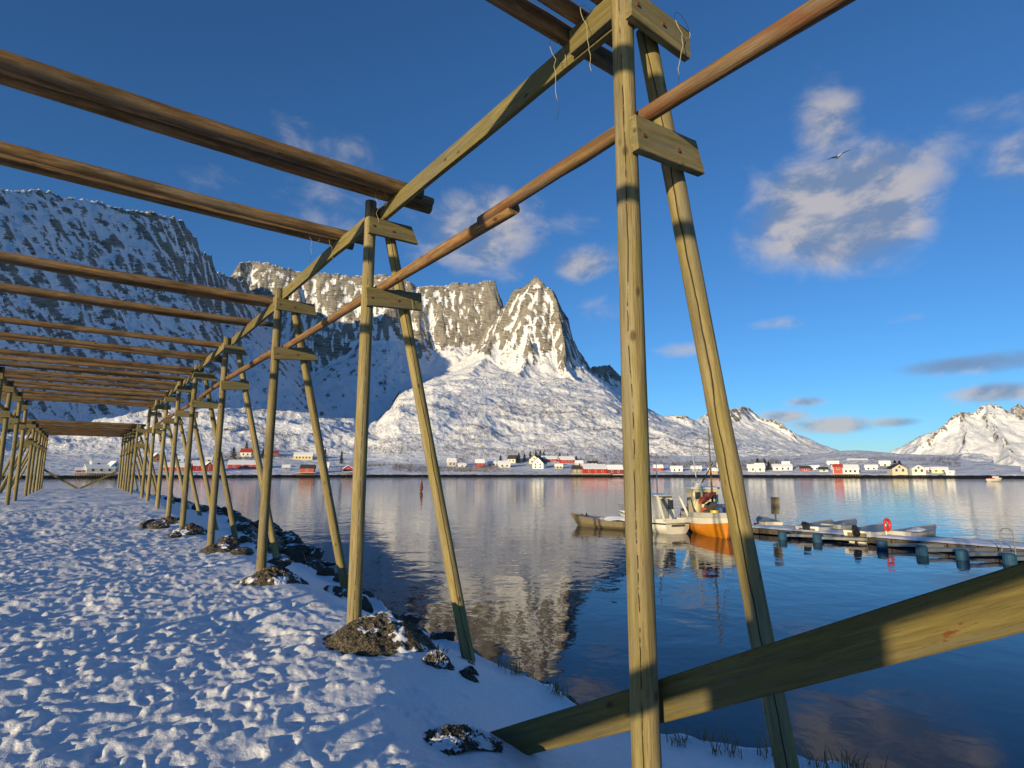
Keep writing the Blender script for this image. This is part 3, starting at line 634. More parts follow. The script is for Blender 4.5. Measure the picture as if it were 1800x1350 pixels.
for i in range(112):
    y = 4+36*rg.random()**1.2; e = float(edge_x(np.array([y]))[0]); wx_ = float(water_x(np.array([y]))[0]); u = rg.random(); x = e-.25+(wx_-e+.5)*u
    if y < 8 and u < .45: continue
    s = rg.uniform(.16, .46)*(1+.02*y)*(.65 if u < .25 else 1); o = link('boulder', rms[i % 6]); o.location = (x, y, gz(x, y)+s*.12); o.scale = (s, s*rg.uniform(.7, 1.2), s); o.rotation_euler = (rg.uniform(-.4, .4), rg.uniform(-.4, .4), rg.uniform(0, 6))
    ords = ['first', 'second', 'third', 'fourth', 'fifth', 'sixth', 'seventh', 'eighth', 'ninth', 'tenth']; kk = sum(1 for q in PY[1:] if q < y)
    where = f'between the {ords[kk-1]} and {ords[kk]} rack legs' if 0 < kk < 9 else 'beyond the last legs of the near rack'
    tag(o, ('large' if s > .45 else 'small' if s < .28 else 'middling')+' dark boulder '+('near the snow edge ' if u < .33 else 'midway down the bank ' if u < .7 else 'at the waterline ')+where, 'boulder', 'boulders of the rubble bank')
for k, (x, y, s, lb) in enumerate(((2.85, 14.8, .3, 'flat dark stone in the snow beside the fourth rack post'), (2.0, 16.6, .24, 'low brown stone half buried by the path edge under the rack'), (1.85, 19.3, .4, 'wide flat dark stone at the foot of the fifth rack post'),
                                   (3.1, 11.6, .28, 'rounded dark stone between the third and fourth posts'), (2.72, 12.6, .3, 'brown stone lying against the fourth post footing'), (3.4, 9.2, .25, 'dark stone at the snow edge behind the third post'), (3.35, 7.3, .2, 'pale brown upright stone on the bank behind the second post'))):
    o = link('stone', rms[k % 6]); o.location = (x, y, gz(x, y)+s*.1); o.scale = (s, s*.8, s*.7); o.rotation_euler = (0, 0, k); tag(o, lb, 'stone', 'loose stones along the path edge')
for k, (px, py, z, s, lb) in enumerate(((935, 1168, -.62, .24, 'dark rock at the snow edge right of the second leg'), (1045, 1222, -.68, .18, 'dark rock at the snow edge just left of the near post'), (715, 1082, -.45, .24, 'dark rock on the bank right behind the second post'), (778, 1118, -.5, .2, 'dark rock at the bank edge left of the second leg foot'),
                                       (885, 1150, -.6, .2, 'dark rock at the bank edge just right of the second leg foot'), (1205, 1272, -.68, .16, 'low dark rock at the water edge right of the near post'), (1400, 1300, -.75, .22, 'dark rock in the grass right of the near leg'), (640, 1062, -.35, .2, 'dark rock peeping left behind the second post'))):
    p = at_z(px, py, z); o = link('stone', rms[(k+2) % 6]); o.location = (p[0], p[1], min(z, gz(p[0], p[1]))+s*.1); o.scale = (s, s*.9, s*.7); o.rotation_euler = (.2*k, 0, k*1.7); tag(o, lb, 'stone', 'dark rocks along the snow edge')
def mound(name, x, y, sx_, sy_, h, seed, label, group='gravel footings heaped round the posts'):
    n = 64; u = np.linspace(-1, 1, n); U, V = np.meshgrid(u, u, indexing='ij'); q = np.hypot(U, V)
    qq = q*(1+.28*fbm(U*1.7+seed, V*1.7, 3, seed)); Z = h*np.clip(1-qq**1.6, -.5, 1)*(1+.35*fbm(U*2.5, V*2.5+seed, 3, seed+4))+.10*h/.2*fbm(U*4.5, V*4.5, 3, seed+6, ridged=True)*np.clip(1.1-q, 0, 1)+.03*np.abs(fbm(U*13, V*13, 2, seed+8))
    X = x+U*sx_; Y = y+V*sy_; base = spit(X, Y)
    me = grid_mesh(name, X, Y, base+Z-.03); o = link(name, me, 'gravel', smooth=True); tag(o, label, 'gravel mound', group); return o
mound('gravel_footing', 2.5, 5.45, .62, .5, .19, 1, 'large gravelly mound heaped round the foot of the second post')
mound('gravel_footing', 2.45, 9.2, .5, .42, .17, 2, 'gravelly mound at the foot of the third post')
mound('gravel_footing', 2.55, 13.3, .55, .5, .14, 3, 'gravelly mound at the foot of the fourth post')
mound('gravel_footing', 2.5, 17.4, .6, .55, .2, 4, 'gravelly mound at the foot of the fifth post')
_p = at_z(815, 1290, -.08); mound('gravel_footing', _p[0], _p[1], .27, .2, .055, 5, 'dark gravel mound beside the lower end of the brace')
mound('gravel_footing', 2.4, 21.0, .5, .5, .12, 6, 'low gravel mound at the foot of the sixth post')
for k, (x, y, s) in enumerate(((2.75, 4.75, .16), (2.98, 4.62, .11), (3.12, 4.78, .09))):
    mound('gravel_clump', x, y, s, s*.8, s*.55, 30+k, ['larger gravel clump just right of the second post mound', 'middle gravel clump of the three trailing from the mound', 'small outermost gravel clump in the snow'][k], 'gravel clumps in the snow')
def tuft(x, y, n, h, spread, seed, label):
    g = random.Random(seed); mb = MB()
    for _ in range(n):
        a = g.uniform(0, 6.28); cl_ = g.randrange(7); bx_, by_ = x+spread*1.4*math.sin(cl_*2.4+seed)+g.gauss(0, spread*.28), y+spread*1.4*math.cos(cl_*4.1+seed)+g.gauss(0, spread*.28); z = gz(bx_, by_)-.02; hh = h*g.uniform(.4, 1.1); ln_ = g.uniform(.1, .95)*hh; wv = .0045
        c1 = (bx_+math.cos(a)*ln_*.35, by_+math.sin(a)*ln_*.35, z+hh*.6); c2 = (bx_+math.cos(a)*ln_, by_+math.sin(a)*ln_, z+hh); px_, py_ = -math.sin(a)*wv, math.cos(a)*wv
        mb.add([(bx_-px_, by_-py_, z), (bx_+px_, by_+py_, z), (c1[0]+px_, c1[1]+py_, c1[2]), (c1[0]-px_, c1[1]-py_, c1[2]), c2], [(0, 1, 2, 3), (3, 2, 4)])
    o = mb.build('grass_tuft', 'dry_grass'); tag(o, label, 'grass', 'dry grass tufts along the bank', 'stuff'); return o
for k, (px, py, z, n, h, sp, lb) in enumerate(((1310, 1300, -.66, 60, .2, .15, 'tall dry grass tuft at the bank edge left of the near leg'), (1455, 1318, -.68, 150, .19, .2, 'dense dry grass tuft right of the near leg foot'), (1520, 1338, -.7, 30, .26, .1, 'thin dry stems with a seed head at the right bank edge'),
        (770, 1165, -.3, 30, .09, .05, 'small reddish grass tuft in the snow by the second leg'), (830, 1165, -.35, 20, .09, .05, 'sparse grass tuft beside the foot of the second leg'), (935, 1185, -.6, 110, .16, .16, 'dark grass fringe on the snow edge right of the second leg'),
        (1010, 1215, -.62, 90, .14, .15, 'grass fringe at the snow edge over the peak reflection'), (930, 1335, -.3, 40, .1, .09, 'short brown grass under the lower end of the brace'), (1225, 1282, -.6, 70, .16, .13, 'thin dark grass stems between the near post and leg'), (560, 1080, -.1, 14, .06, .05, 'few short stems poking from the snow between second and third posts'))):
    p = at_z(px, py, z); tuft(p[0], p[1], n, h, sp, 50+k, lb)

# ------------------------------------------------------------------ village
def ground_hit(px, py):
    d = ray(px, py); hl = math.hypot(d[0], d[1]); r = np.arange(409, 1200, .5); x = d[0]/hl*r; y = d[1]/hl*r
    z = EYE+d[2]/hl*r; h = height(x, y, RID); k = np.nonzero(h > z)[0]
    i = int(k[0]) if len(k) else 120
    return float(x[i]), float(y[i]), float(h[i]), float(r[i])
def house(px0, px1, base, top, wall, roof, label, gable=False, turn=.5, win=2, name='house', depth=None, rmax=None, ratio=.45, chimney=False):
    """px extents in the photograph give its width; the ridge runs along the house unless its gable faces us"""
    pc = (px0+px1)/2; x, y, z, r = ground_hit(pc, base)
    if rmax and r > rmax:
        p = at_r(pc, base, rmax); x, y, z, r = p[0], p[1], p[2], rmax
    fwd_d = np.array([x, y])@np.array([math.sin(HEAD), math.cos(HEAD)]); m_px = fwd_d/FPX*1.01
    Wd = (px1-px0)*m_px; Ht = (base-top)*m_px; az = math.atan2(x, y)
    root = empty(name, (x, y, z), -az+turn)
    c = abs(math.cos(turn)); s = abs(math.sin(turn))
    if gable: gw = Wd/(c+.9*s); ln_ = gw*.9 if depth is None else depth; A, B = gw/2, ln_
    else: ln_ = Wd/(c+.55*s); A, B = ln_/2, (ln_*.55 if depth is None else depth)
    eh = Ht*(1-ratio); f = -3.
    mb = MB()
    if gable:       # ridge runs away from us (local +Y)
        mb.add([(-A, 0, f), (A, 0, f), (A, B, f), (-A, B, f), (-A, 0, eh), (A, 0, eh), (A, B, eh), (-A, B, eh), (0, 0, Ht), (0, B, Ht)], [(0, 1, 5, 8, 4), (1, 2, 6, 5), (2, 3, 7, 9, 6), (3, 0, 4, 7), (0, 3, 2, 1)])
        ra, rb = [(-A*1.1, -.4, eh-.25*A*.4), (0, -.4, Ht+.15), (0, B+.4, Ht+.15), (-A*1.1, B+.4, eh-.25*A*.4)], [(A*1.1, -.4, eh-.25*A*.4), (0, -.4, Ht+.15), (0, B+.4, Ht+.15), (A*1.1, B+.4, eh-.25*A*.4)]
    else:
        mb.add([(-A, 0, f), (A, 0, f), (A, B, f), (-A, B, f), (-A, 0, eh), (A, 0, eh), (A, B, eh), (-A, B, eh), (-A, B/2, Ht), (A, B/2, Ht)], [(0, 1, 5, 4), (1, 2, 6, 9, 5), (2, 3, 7, 6), (3, 0, 4, 8, 7), (0, 3, 2, 1)])
        ra, rb = [(-A-.4, -.35, eh-.2), (A+.4, -.35, eh-.2), (A+.4, B/2, Ht+.15), (-A-.4, B/2, Ht+.15)], [(-A-.4, B+.35, eh-.2), (A+.4, B+.35, eh-.2), (A+.4, B/2, Ht+.15), (-A-.4, B/2, Ht+.15)]
    mb.build('wall', wall, root)
    rf = None
    for q in (ra, rb):
        q2 = [(a, b_, c_+.28) for a, b_, c_ in q]; rf = MB().add(q+q2, [(0, 1, 2, 3), (7, 6, 5, 4), (0, 4, 5, 1), (1, 5, 6, 2), (2, 6, 7, 3), (3, 7, 4, 0)]).build('roof', roof, root)
    if chimney: MB().box((-.4, B/2-.4 if not gable else B*.4, Ht-.6), (.4, B/2+.4 if not gable else B*.4+.8, Ht+1.2)).build('chimney', 'brown_paint', rf)
    frame_m = 'grey_paint' if wall in ('white_paint', 'cream_paint', 'yellow_paint') else 'white_paint'
    rows_ = 2 if eh > 4.2 else 1
    for rw in range(rows_):
        for k in range(win):
            u = (k+.5)/win*2-1; cx = u*A*.86; cz = eh*((rw+.55)/rows_); hw = min(.5, A*.5/win); hh = min(.65, eh*.3)
            wn = MB().box((cx-hw-.15, -.06, cz-hh-.15), (cx+hw+.15, .02, cz+hh+.15)).build('window', frame_m, root)
            MB().box((cx-hw, -.1, cz-hh), (cx+hw, -.062, cz+hh)).build('pane', 'window_glass', wn)
    if gable and Ht-eh > 1.8:
        wn = MB().box((-.55, -.06, eh+.1), (.55, .02, eh+1.3)).build('window', frame_m, root); MB().box((-.4, -.1, eh+.25), (.4, -.062, eh+1.15)).build('pane', 'window_glass', wn)
    tag(root, label, 'house', 'houses of the village across the water'); return root
S = 'snow_cap'
H = [
 (933, 958, 824, 805, 'white_paint', 'roof_dark', 'white gabled house with dark roof facing the bay behind the peak', dict(gable=True, turn=-.35, win=2, ratio=.5)),
 (926, 952, 816, 801, 'cream_paint', 'roof_dark', 'cream house half hidden behind the white gabled house', dict(gable=True, turn=-.5, win=2)),
 (952, 981, 812, 802, 'red_paint', S, 'red long house with snowy roof right of the white gabled house', dict(turn=.25, win=4)),
 (984, 1012, 814, 803, 'red_paint', S, 'red house with white lower windows right of the spruces', dict(turn=.3, win=4)),
 (890, 908, 814, 801, 'cream_paint', 'roof_dark', 'pale yellow house with dark roof in front of the spruces', dict(turn=-.5, win=2)),
 (876, 898, 822, 811, 'white_paint', S, 'low white house with snowy roof above the shore racks', dict(turn=.2, win=2)),
 (836, 852, 821, 808, 'red_paint', S, 'small two-storey red house above the shore racks', dict(turn=.2, win=2)),
 (787, 803, 820, 806, 'cream_paint', S, 'cream house left of the small two-storey red house', dict(turn=.3, win=2)),
 (806, 820, 821, 815, 'white_paint', S, 'small low white shed beside the cream house', dict(turn=.2, win=1)),
 (976, 990, 824, 816, 'yellow_paint', S, 'pale yellow shed between white house and red boathouse', dict(turn=.2, win=2)),
 (1004, 1032, 832, 819, 'brown_paint', 'roof_dark', 'brown shed with dark roof at the left end of the quay', dict(turn=-.2, win=3, rmax=412)),
 (1024, 1071, 833, 817, 'red_paint', S, 'bright red boathouse with snowy roof on the quay', dict(turn=.35, win=3, rmax=411)),
 (1068, 1096, 835, 820, 'dark_red_paint', S, 'dark red boathouse at the right end of the quay', dict(turn=.2, win=2, rmax=411)),
 (527, 552, 830, 818, 'red_paint', 'roof_dark', 'red boathouse with dark roof standing on timber piles', dict(turn=-.2, win=1, rmax=412)),
 (604, 620, 828, 819, 'red_paint', S, 'small red cabin with gable to the water below two spruces', dict(gable=True, turn=.1, win=1)),
 (516, 549, 808, 796, 'yellow_paint', S, 'long yellow house on the slope above the red boathouse', dict(turn=-.15, win=5)),
 (480, 489, 802, 793, 'ochre_paint', 'roof_red', 'small orange house left of the long yellow house', dict(turn=.2, win=1)),
 (402, 450, 824, 810, 'red_paint', S, 'long red warehouse by the shore seen between the rack posts', dict(turn=-.1, win=3)),
 (422, 448, 803, 789, 'white_paint', 'roof_red', 'white house with red roof among spruces on the slope', dict(turn=-.2, win=3)),
 (358, 378, 829, 813, 'red_paint', S, 'red boathouse with gable seen between the fourth and fifth posts', dict(gable=True, turn=.2, win=1)),
 (340, 364, 828, 811, 'red_paint', S, 'taller red building behind the red boathouse gable', dict(turn=.2, win=2)),
 (290, 330, 828, 815, 'red_paint', S, 'wide red shed with snowy roof behind the rack posts', dict(turn=-.1, win=2)),
 (308, 322, 812, 802, 'white_paint', S, 'small white house uphill of the wide red shed', dict(turn=.1, win=1)),
 (268, 284, 812, 797, 'ochre_paint', S, 'orange house standing high behind the rack posts', dict(gable=True, turn=.3, win=1)),
 (192, 214, 829, 812, 'white_paint', S, 'white gabled fish shed on the quay at the path end', dict(gable=True, turn=.5, win=1)),
 (155, 200, 830, 818, 'cream_paint', S, 'low pale green shed with snowy roof on the left quay', dict(turn=.2, win=3)),
 (164, 200, 818, 809, 'cream_paint', S, 'upper pale shed with snowy roof behind the low shed', dict(turn=.2, win=2)),
 (136, 156, 830, 823, 'red_paint', S, 'small red hut at the left end of the left quay', dict(turn=.1, win=1)),
 (362, 372, 812, 804, 'yellow_paint', S, 'small yellow house above the red boathouses', dict(turn=.1, win=1)),
]
for (a, b_, c_, d_, wl, rf, lb, kw) in H: house(a, b_, c_, d_, wl, rf, lb, **kw)
for (a, b_, c_, d_, wl, rf, lb, kw) in [
 (858, 873, 819, 811, 'white_paint', S, 'white cottage between the red house and the low white house', dict(turn=.2, win=2)), (1012, 1026, 819, 810, 'cream_paint', S, 'cream cottage above the brown quay shed', dict(turn=.3, win=1)), (1032, 1050, 819, 811, 'white_paint', 'roof_dark', 'white cottage with dark roof behind the bright red boathouse', dict(turn=-.2, win=2)),
 (1150, 1166, 828, 818, 'red_paint', S, 'red cottage just right of the near post', dict(turn=.2, win=1)), (1180, 1200, 829, 820, 'white_paint', S, 'white cottage behind the cabin boat', dict(turn=.1, win=2)), (1216, 1234, 829, 820, 'grey_paint', S, 'grey cottage left of the orange boat shed', dict(turn=.2, win=2)), (497, 509, 826, 818, 'grey_paint', S, 'grey shed left of the red boathouse on piles', dict(turn=.1, win=1)), (560, 578, 822, 814, 'white_paint', S, 'white cottage under the left spruce of the pair', dict(turn=-.1, win=2))]: house(a, b_, c_, d_, wl, rf, lb, **kw)
H2 = [
 (1424, 1440, 826, 819, 'white_paint', S, 'white cottage right of the small red hut', dict(turn=.1, win=2)), (1441, 1456, 829, 822, 'cream_paint', 'roof_dark', 'cream cottage with dark roof left of the white warehouse', dict(turn=.2, win=1)), (1522, 1541, 826, 818, 'white_paint', S, 'white cottage between the warehouse and the grove', dict(turn=-.1, win=2)), (1629, 1639, 829, 823, 'red_paint', S, 'tiny red hut right of the white gabled house', dict(turn=.1, win=1)),
 (1316, 1344, 829, 817, 'white_paint', S, 'white house with snowy roof just right of the near leg', dict(turn=.1, win=2)), (1328, 1344, 824, 815, 'cream_paint', S, 'cream cottage behind the white house by the dark hedge', dict(turn=.2, win=1)),
 (1360, 1392, 827, 817, 'white_paint', S, 'long low white house right of the round dark tree', dict(turn=.1, win=3)), (1376, 1388, 820, 812, 'white_paint', S, 'square white house on the rise behind the long low one', dict(turn=.1, win=2)),
 (1408, 1424, 828, 820, 'red_paint', 'roof_dark', 'small red hut with dark roof under the distant slope', dict(turn=.1, win=1)), (1456, 1474, 819, 811, 'white_paint', S, 'white house on the skyline above the white warehouse', dict(turn=.1, win=2)),
 (1467, 1508, 833, 818, 'white_paint', S, 'large white warehouse standing on the yellow timber quay', dict(turn=.12, win=5, rmax=412)), (1466, 1480, 826, 817, 'red_paint', 'roof_red', 'red roofed end block of the white warehouse', dict(turn=.1, win=1, rmax=411)),
 (1493, 1524, 815, 807, 'white_paint', S, 'white house with a turret at the top of the low hill', dict(turn=.1, win=3, chimney=True)), (1548, 1564, 820, 811, 'cream_paint', S, 'cream house left of the dark leafless grove', dict(turn=.1, win=1)),
 (1567, 1597, 831, 817, 'cream_paint', 'roof_dark', 'cream gabled house with dark roof by the grove', dict(gable=True, turn=.4, win=2)), (1603, 1628, 831, 819, 'white_paint', S, 'white gabled house right of the cream gabled house', dict(gable=True, turn=.3, win=2)),
 (1640, 1664, 830, 822, 'yellow_paint', S, 'pale yellow house at the right end of the village', dict(turn=.1, win=2)), (1664, 1676, 832, 828, 'white_paint', S, 'small white shed at the far right end of the village', dict(turn=.1, win=1)),
 (1246, 1262, 832, 824, 'ochre_paint', S, 'orange boat shed on the shore behind the fishing boat', dict(turn=.1, win=1, rmax=412)), (1262, 1276, 826, 815, 'white_paint', S, 'pale house at the left edge of the near leg', dict(turn=.1, win=1)),
]
# the village on the right of the bay stands on its own low rise
def rise():
    az = np.linspace(R(11), R(41.5), 260)+HEAD; rr = np.linspace(397, 640, 60); A, Q = np.meshgrid(az, rr, indexing='ij'); X = Q*np.sin(A); Y = Q*np.cos(A)
    Z = base_village(Q)+.05+(2.0*fbm(X/60, Y/60, 3, 8)+4*np.exp(-((A-HEAD-R(30.7))/.055)**2))*sstep(Q, 440, 540)-sstep(Q, 580, 640)*26
    Z = Z-sstep(A, HEAD+R(36), HEAD+R(41.5))*sstep(Q, 420, 500)*9
    me = grid_mesh('village_rise', X, Y, Z); me.attributes.new('hollow', 'FLOAT', 'POINT'); tag(link('village_rise', me, 'mountain_rock', smooth=True), kind='structure')
    return X, Y, Z
rise()
for (a, b_, c_, d_, wl, rf, lb, kw) in H2:
    kw = dict(kw); kw.setdefault('rmax', 408+max(0, 831-c_)*9.); house(a, b_, c_, d_, wl, rf, lb, **kw)
def quay(px0, px1, ytop, r, n, label, mat='pile_wood'):
    a = at_r(px0, ytop, r); b_ = at_r(px1, ytop, r); zt = max(a[2], -.6); d = np.array([b_[0]-a[0], b_[1]-a[1]]); ln_ = float(np.hypot(*d)); rz = math.atan2(d[1], d[0]); root = empty('quay', (a[0], a[1], -2), rz)
    MB().box((0, 0, zt+2-.25), (ln_, 7, zt+2)).build('deck', 'old_timber', root); MB().box((.2, .5, zt+2.004), (ln_-.2, 7, zt+2.15)).build('snow_cover', 'snow_cap', root)
    for k in range(n):
        x = ln_*(k+.5)/n
        MB().tube([(x, .1, -1.5), (x, .1, zt+2-.0)], .17, 7).build('pile', mat, root)
    tag(root, label, 'quay', 'timber quays of the village'); return root
quay(1005, 1042, 833.2, 405, 11, 'timber quay on piles below the brown shed'); quay(1042, 1074, 833.2, 404, 8, 'timber quay on piles under the bright red boathouse'); quay(1076, 1100, 834.5, 405, 6, 'dark timber quay under the dark red boathouse')
quay(520, 556, 831.0, 405, 10, 'timber quay on piles under the red boathouse left of the peak'); quay(1465, 1514, 833.4, 404, 12, 'long yellowish timber quay under the white warehouse'); quay(130, 205, 831, 405, 18, 'long quay of timber piles at the far end of the path')
quay(600, 625, 829.5, 408, 4, 'small landing stage below the red gabled cabin')
# rows of small racks on the shore
def shore_rack(px0, px1, y0, y1, r, label):
    a = at_r(px0, y1, r); b_ = at_r(px1, y1, r); d = np.array([b_[0]-a[0], b_[1]-a[1]]); ln_ = float(np.hypot(*d)); root = empty('shore_rack', (a[0], a[1], a[2]), math.atan2(d[1], d[0])); h = (y1-y0)*r/1000.
    n = int(ln_/3.2)
    for k in range(n+1):
        x = ln_*k/n; MB().tube([(x, 0, -2.5), (x+.3*(-1)**k, .2, h)], .11, 6).build('post', 'pile_wood', root); MB().tube([(x, 1.6, -2.5), (x+.3, .3, h)], .1, 6).build('leg', 'pile_wood', root)
    for zz in (h*.55, h): MB().bar((0, .05, zz), (ln_, .05, zz), .2, .2).build('beam', 'pile_wood', root)
    tag(root, label, 'drying rack', 'small drying racks across the bay')
shore_rack(800, 850, 823, 829, 430, 'row of brown drying racks on the far shore, left half'); shore_rack(842, 902, 823, 831, 422, 'row of brown drying racks on the far shore, right half')
# conifers
def conifer_mesh(seed, h=10., rad=2.2, dens=620):
    g = random.Random(seed); mb = MB()
    for k in range(dens):
        u = g.random()**.8; z = .6+u*(h-.6); rr = rad*(1-u)**.85*(.75+.35*math.sin(z*5+seed))*g.uniform(.35, 1.1)+.08; a = g.uniform(0, 6.28); c = (rr*math.cos(a), rr*math.sin(a), z-.25*rr); s = .5*(1.15-u*.5)
        d1 = Vector((math.cos(a), math.sin(a), -.35)).normalized()*s*1.5; d2 = Vector((-math.sin(a), math.cos(a), g.uniform(-.3, .3)))*s*.8; c = Vector(c)
        mb.add([c-d2, c+d1, c+d2, c-d1*.6], [(0, 1, 2, 3)])
    me = bpy.data.meshes.new('crown'); me.from_pydata(mb.v, [], mb.f); me.materials.append(mats['conifer']); return me
cm = [conifer_mesh(i, 10, 3.0+.5*i) for i in range(3)]; tm_b = MB().tube([(0, 0, -2), (0, 0, 4), (0, 0, 9)], [.22, .16, .04], 6); tm = bpy.data.meshes.new('trunk'); tm.from_pydata(tm_b.v, [], tm_b.f); tm.materials.append(mats['bark'])
def conifer(px, base, top, label, k=0, wide=1., rmax=None):
    x, y, z, r = ground_hit(px, base)
    if rmax: p = at_r(px, base, rmax); x, y, z, r = p[0], p[1], p[2], rmax
    s = (base-top)*r/1000*.98/10; root = empty('spruce_tree', (x, y, z)); root.scale = (s*wide, s*wide, s); root.rotation_euler = (0, 0, k*1.3)
    o = link('crown', cm[k % 3], None, root); o2 = link('trunk', tm, None, root); tag(root, label, 'tree', 'spruces among the houses')
for (px, b_, t_, lb, wd) in ((571, 811, 790, 'left of the pair of dark spruces above the red cabin', 1.0), (600, 816, 793, 'right of the pair of dark spruces above the red cabin', .8), (410, 807, 788, 'dark spruce left of the red-roofed white house', 1.1), (433, 795, 778, 'spruce behind the red-roofed white house', 1.), (462, 805, 790, 'spruce right of the red-roofed white house', 1.1),
        (912, 814, 796, 'spruce left in the grove behind the white house', 1.2), (922, 812, 797, 'second spruce in the grove behind the white house', 1.2), (932, 808, 793, 'spruce above the cream house roof', 1.), (942, 806, 792, 'spruce over the white gabled house', 1.1), (950, 806, 791, 'tall middle spruce of the grove', 1.1), (956, 807, 793, 'right spruce of the grove behind the red long house', 1.1),
        (880, 815, 800, 'bushy dark tree left of the pale yellow house', 1.2), (984, 806, 795, 'spruce between the two red houses', 1.2), (1013, 812, 801, 'dark tree right of the red house with white windows', 1.4)): conifer(px, b_, t_, lb, px, wd)
for (px, b_, t_, lb, wd) in ((1352, 829, 812, 'round dark green tree between two white houses', 1.1), (1332, 818, 806, 'brown-green tree right of the near leg', 1.6), (1345, 819, 808, 'dark tree beside the round green tree', 1.5), (1552, 815, 806, 'lone dark tree on the skyline above the village', 1.3), (1574, 822, 811, 'left dark tree of the grove by the cream gabled house', 1.7), (1582, 824, 812, 'right dark tree of the grove by the cream gabled house', 1.7)): conifer(px, b_, t_, lb, px, wd, 430+(831-b_)*6)
# leafless birch scrub on the lower slopes: one mass
def scrub():
    g = np.random.RandomState(4); vv = []; ff = []; n = 0
    px = g.uniform(200, 1690, 80000); r = np.exp(g.uniform(math.log(425), math.log(1100), 80000)); a = np.arctan((px-900)/1000*math.cos(PITCH))+HEAD; x = r*np.sin(a); y = r*np.cos(a)
    m_ = fbm(x/90, y/90, 4, 201); k = m_+.25*(px > 800)*sstep(r, 420, 500)*(1-sstep(r, 700, 1000)) > .16; x, y, r = x[k][:11000], y[k][:11000], r[k][:11000]; z = height(x, y, RID); px = px[k][:11000]; z = np.where(px > 1250, base_village(r)+.2, z)
    k = (z < 130) & ((px < 1250) | (r < 540)); x, y, z, r = x[k], y[k], z[k], r[k]
    for i in range(len(x)):
        h = g.uniform(.9, 3.2)
        for q in range(6):
            an = g.uniform(0, 6.28); l = h*g.uniform(.15, .5); w_ = .10*(r[i]/600); dx, dy = math.cos(an)*l, math.sin(an)*l; bx_, by_ = x[i]+g.normal(0, .5), y[i]+g.normal(0, .5)
            vv += [(bx_-w_, by_, z[i]-.2), (bx_+w_, by_, z[i]-.2), (bx_+dx, by_+dy, z[i]+h*g.uniform(.7, 1.1))]; ff.append((n, n+1, n+2)); n += 3
    me = bpy.data.meshes.new('birch_scrub'); me.from_pydata(vv, [], ff); tag(link('birch_scrub', me, 'scrub'), 'leafless birch scrub on the snowy slopes above the village', 'scrub', kind='stuff')
scrub()

# ------------------------------------------------------------------ boats and jetty
ZW = -2.0
def hull(Lh, B, free, draft, sheer=.3, stern='transom', n=22, m=9, flare=.25):
    """rows of (y along, half beam) returned as rings from keel to rail, both sides"""
    rings = []
    for i in range(n+1):
        u = i/n
        if stern == 'transom': hb = B/2*(.82+.18*math.sin(min(u/.45, 1)*math.pi/2))*(1-max(0, (u-.45)/.55)**2.3)
        else: hb = B/2*max(0., 1-abs((u-.5)*2)**2.6)**.75
        zr = free+sheer*((u-.42)*1.6)**2*(1.4 if u > .42 else .7); kd = -draft*(1-max(0, (u-.8)/.2)**2)
        row = []
        for j in range(m+1):
            v = j/m; z = kd+(zr-kd)*v; wdt = hb*(1-flare*(1-v))*(min(1, (v*1.9+.02))**.55)
            yo = (u-.5)*Lh + (.18*Lh*.5*max(0, (u-.75)/.25)*v if u > .75 else 0) - (.1*Lh*.5*max(0, (.2-u)/.2)*v if stern != 'transom' else 0)
            row.append((wdt, yo, z))
        rings.append(row)
    return rings
def hull_part(rings, j0, j1, close=True, off=0.):
    mb = MB(); n = len(rings); k = j1-j0+1; v = []; f = []
    for row in rings:
        for s in (1, -1):
            for j in range(j0, j1+1): a, y, z = row[j]; v.append((s*(a+off), y, z))
    def id_(i, s, j): return (i*2+s)*k+(j-j0)
    for i in range(n-1):
        for s in (0, 1):
            for j in range(j0, j1): f.append((id_(i, s, j), id_(i+1, s, j), id_(i+1, s, j+1), id_(i, s, j+1)))
        if j0 == 0: f.append((id_(i, 0, 0), id_(i+1, 0, 0), id_(i+1, 1, 0), id_(i, 1, 0)))
    for i in (0, n-1):
        for j in range(j0, j1): f.append((id_(i, 0, j), id_(i, 0, j+1), id_(i, 1, j+1), id_(i, 1, j)))
    mb.add(v, f); return mb
def deck(rings, j, mat, name, root, drop=0.):
    mb = MB(); v = []; f = []
    for row in rings: a, y, z = row[j]; v += [(a, y, z-drop), (-a, y, z-drop)]
    for i in range(len(rings)-1): f.append((2*i, 2*i+2, 2*i+3, 2*i+1))
    mb.add(v, f); return mb.build(name, mat, root)
def boat_root(name, px, py, heading):       # heading: bearing of the bow relative to the view axis (clockwise)
    p = at_z(px, py, ZW); return empty(name, (p[0], p[1], ZW), -(HEAD+heading))
# orange fishing boat (bow towards us and to the right)
fb = boat_root('fishing_boat', 1248, 934, R(186)); fb.scale = (.95,)*3; tag(fb, 'orange and cream wooden fishing boat with mast moored behind the near leg', 'boat')
rg_ = hull(8.2, 3.3, .95, .55, .2, 'canoe', flare=.22)
hull_part(rg_, 0, 7).build('hull', 'orange_hull', fb, smooth=True); hull_part(rg_, 7, 9, off=.035).build('upper_strake', 'gelcoat', fb, smooth=True)
bw_ = [[(a*.98, y, z+q*.05) for q in range(7)] for a, y, z in [row[9] for row in rg_]]; hull_part(bw_, 0, 6, off=.0).build('bulwark', 'bulwark_grey', fb, smooth=True)
deck(rg_, 9, 'old_timber', 'deck', fb, .05)
MB().box((-.8, -2.9, 1.0), (.8, -.7, 2.65)).build('wheelhouse', 'cabin_cream', fb); rf = MB().box((-.95, -3.05, 2.65), (.95, -.5, 2.78)).build('roof', 'gelcoat', fb); MB().tube([(.4, -1.2, 2.78), (.4, -1.2, 3.05)], .32, 12).build('radar_dome', 'gelcoat', rf)
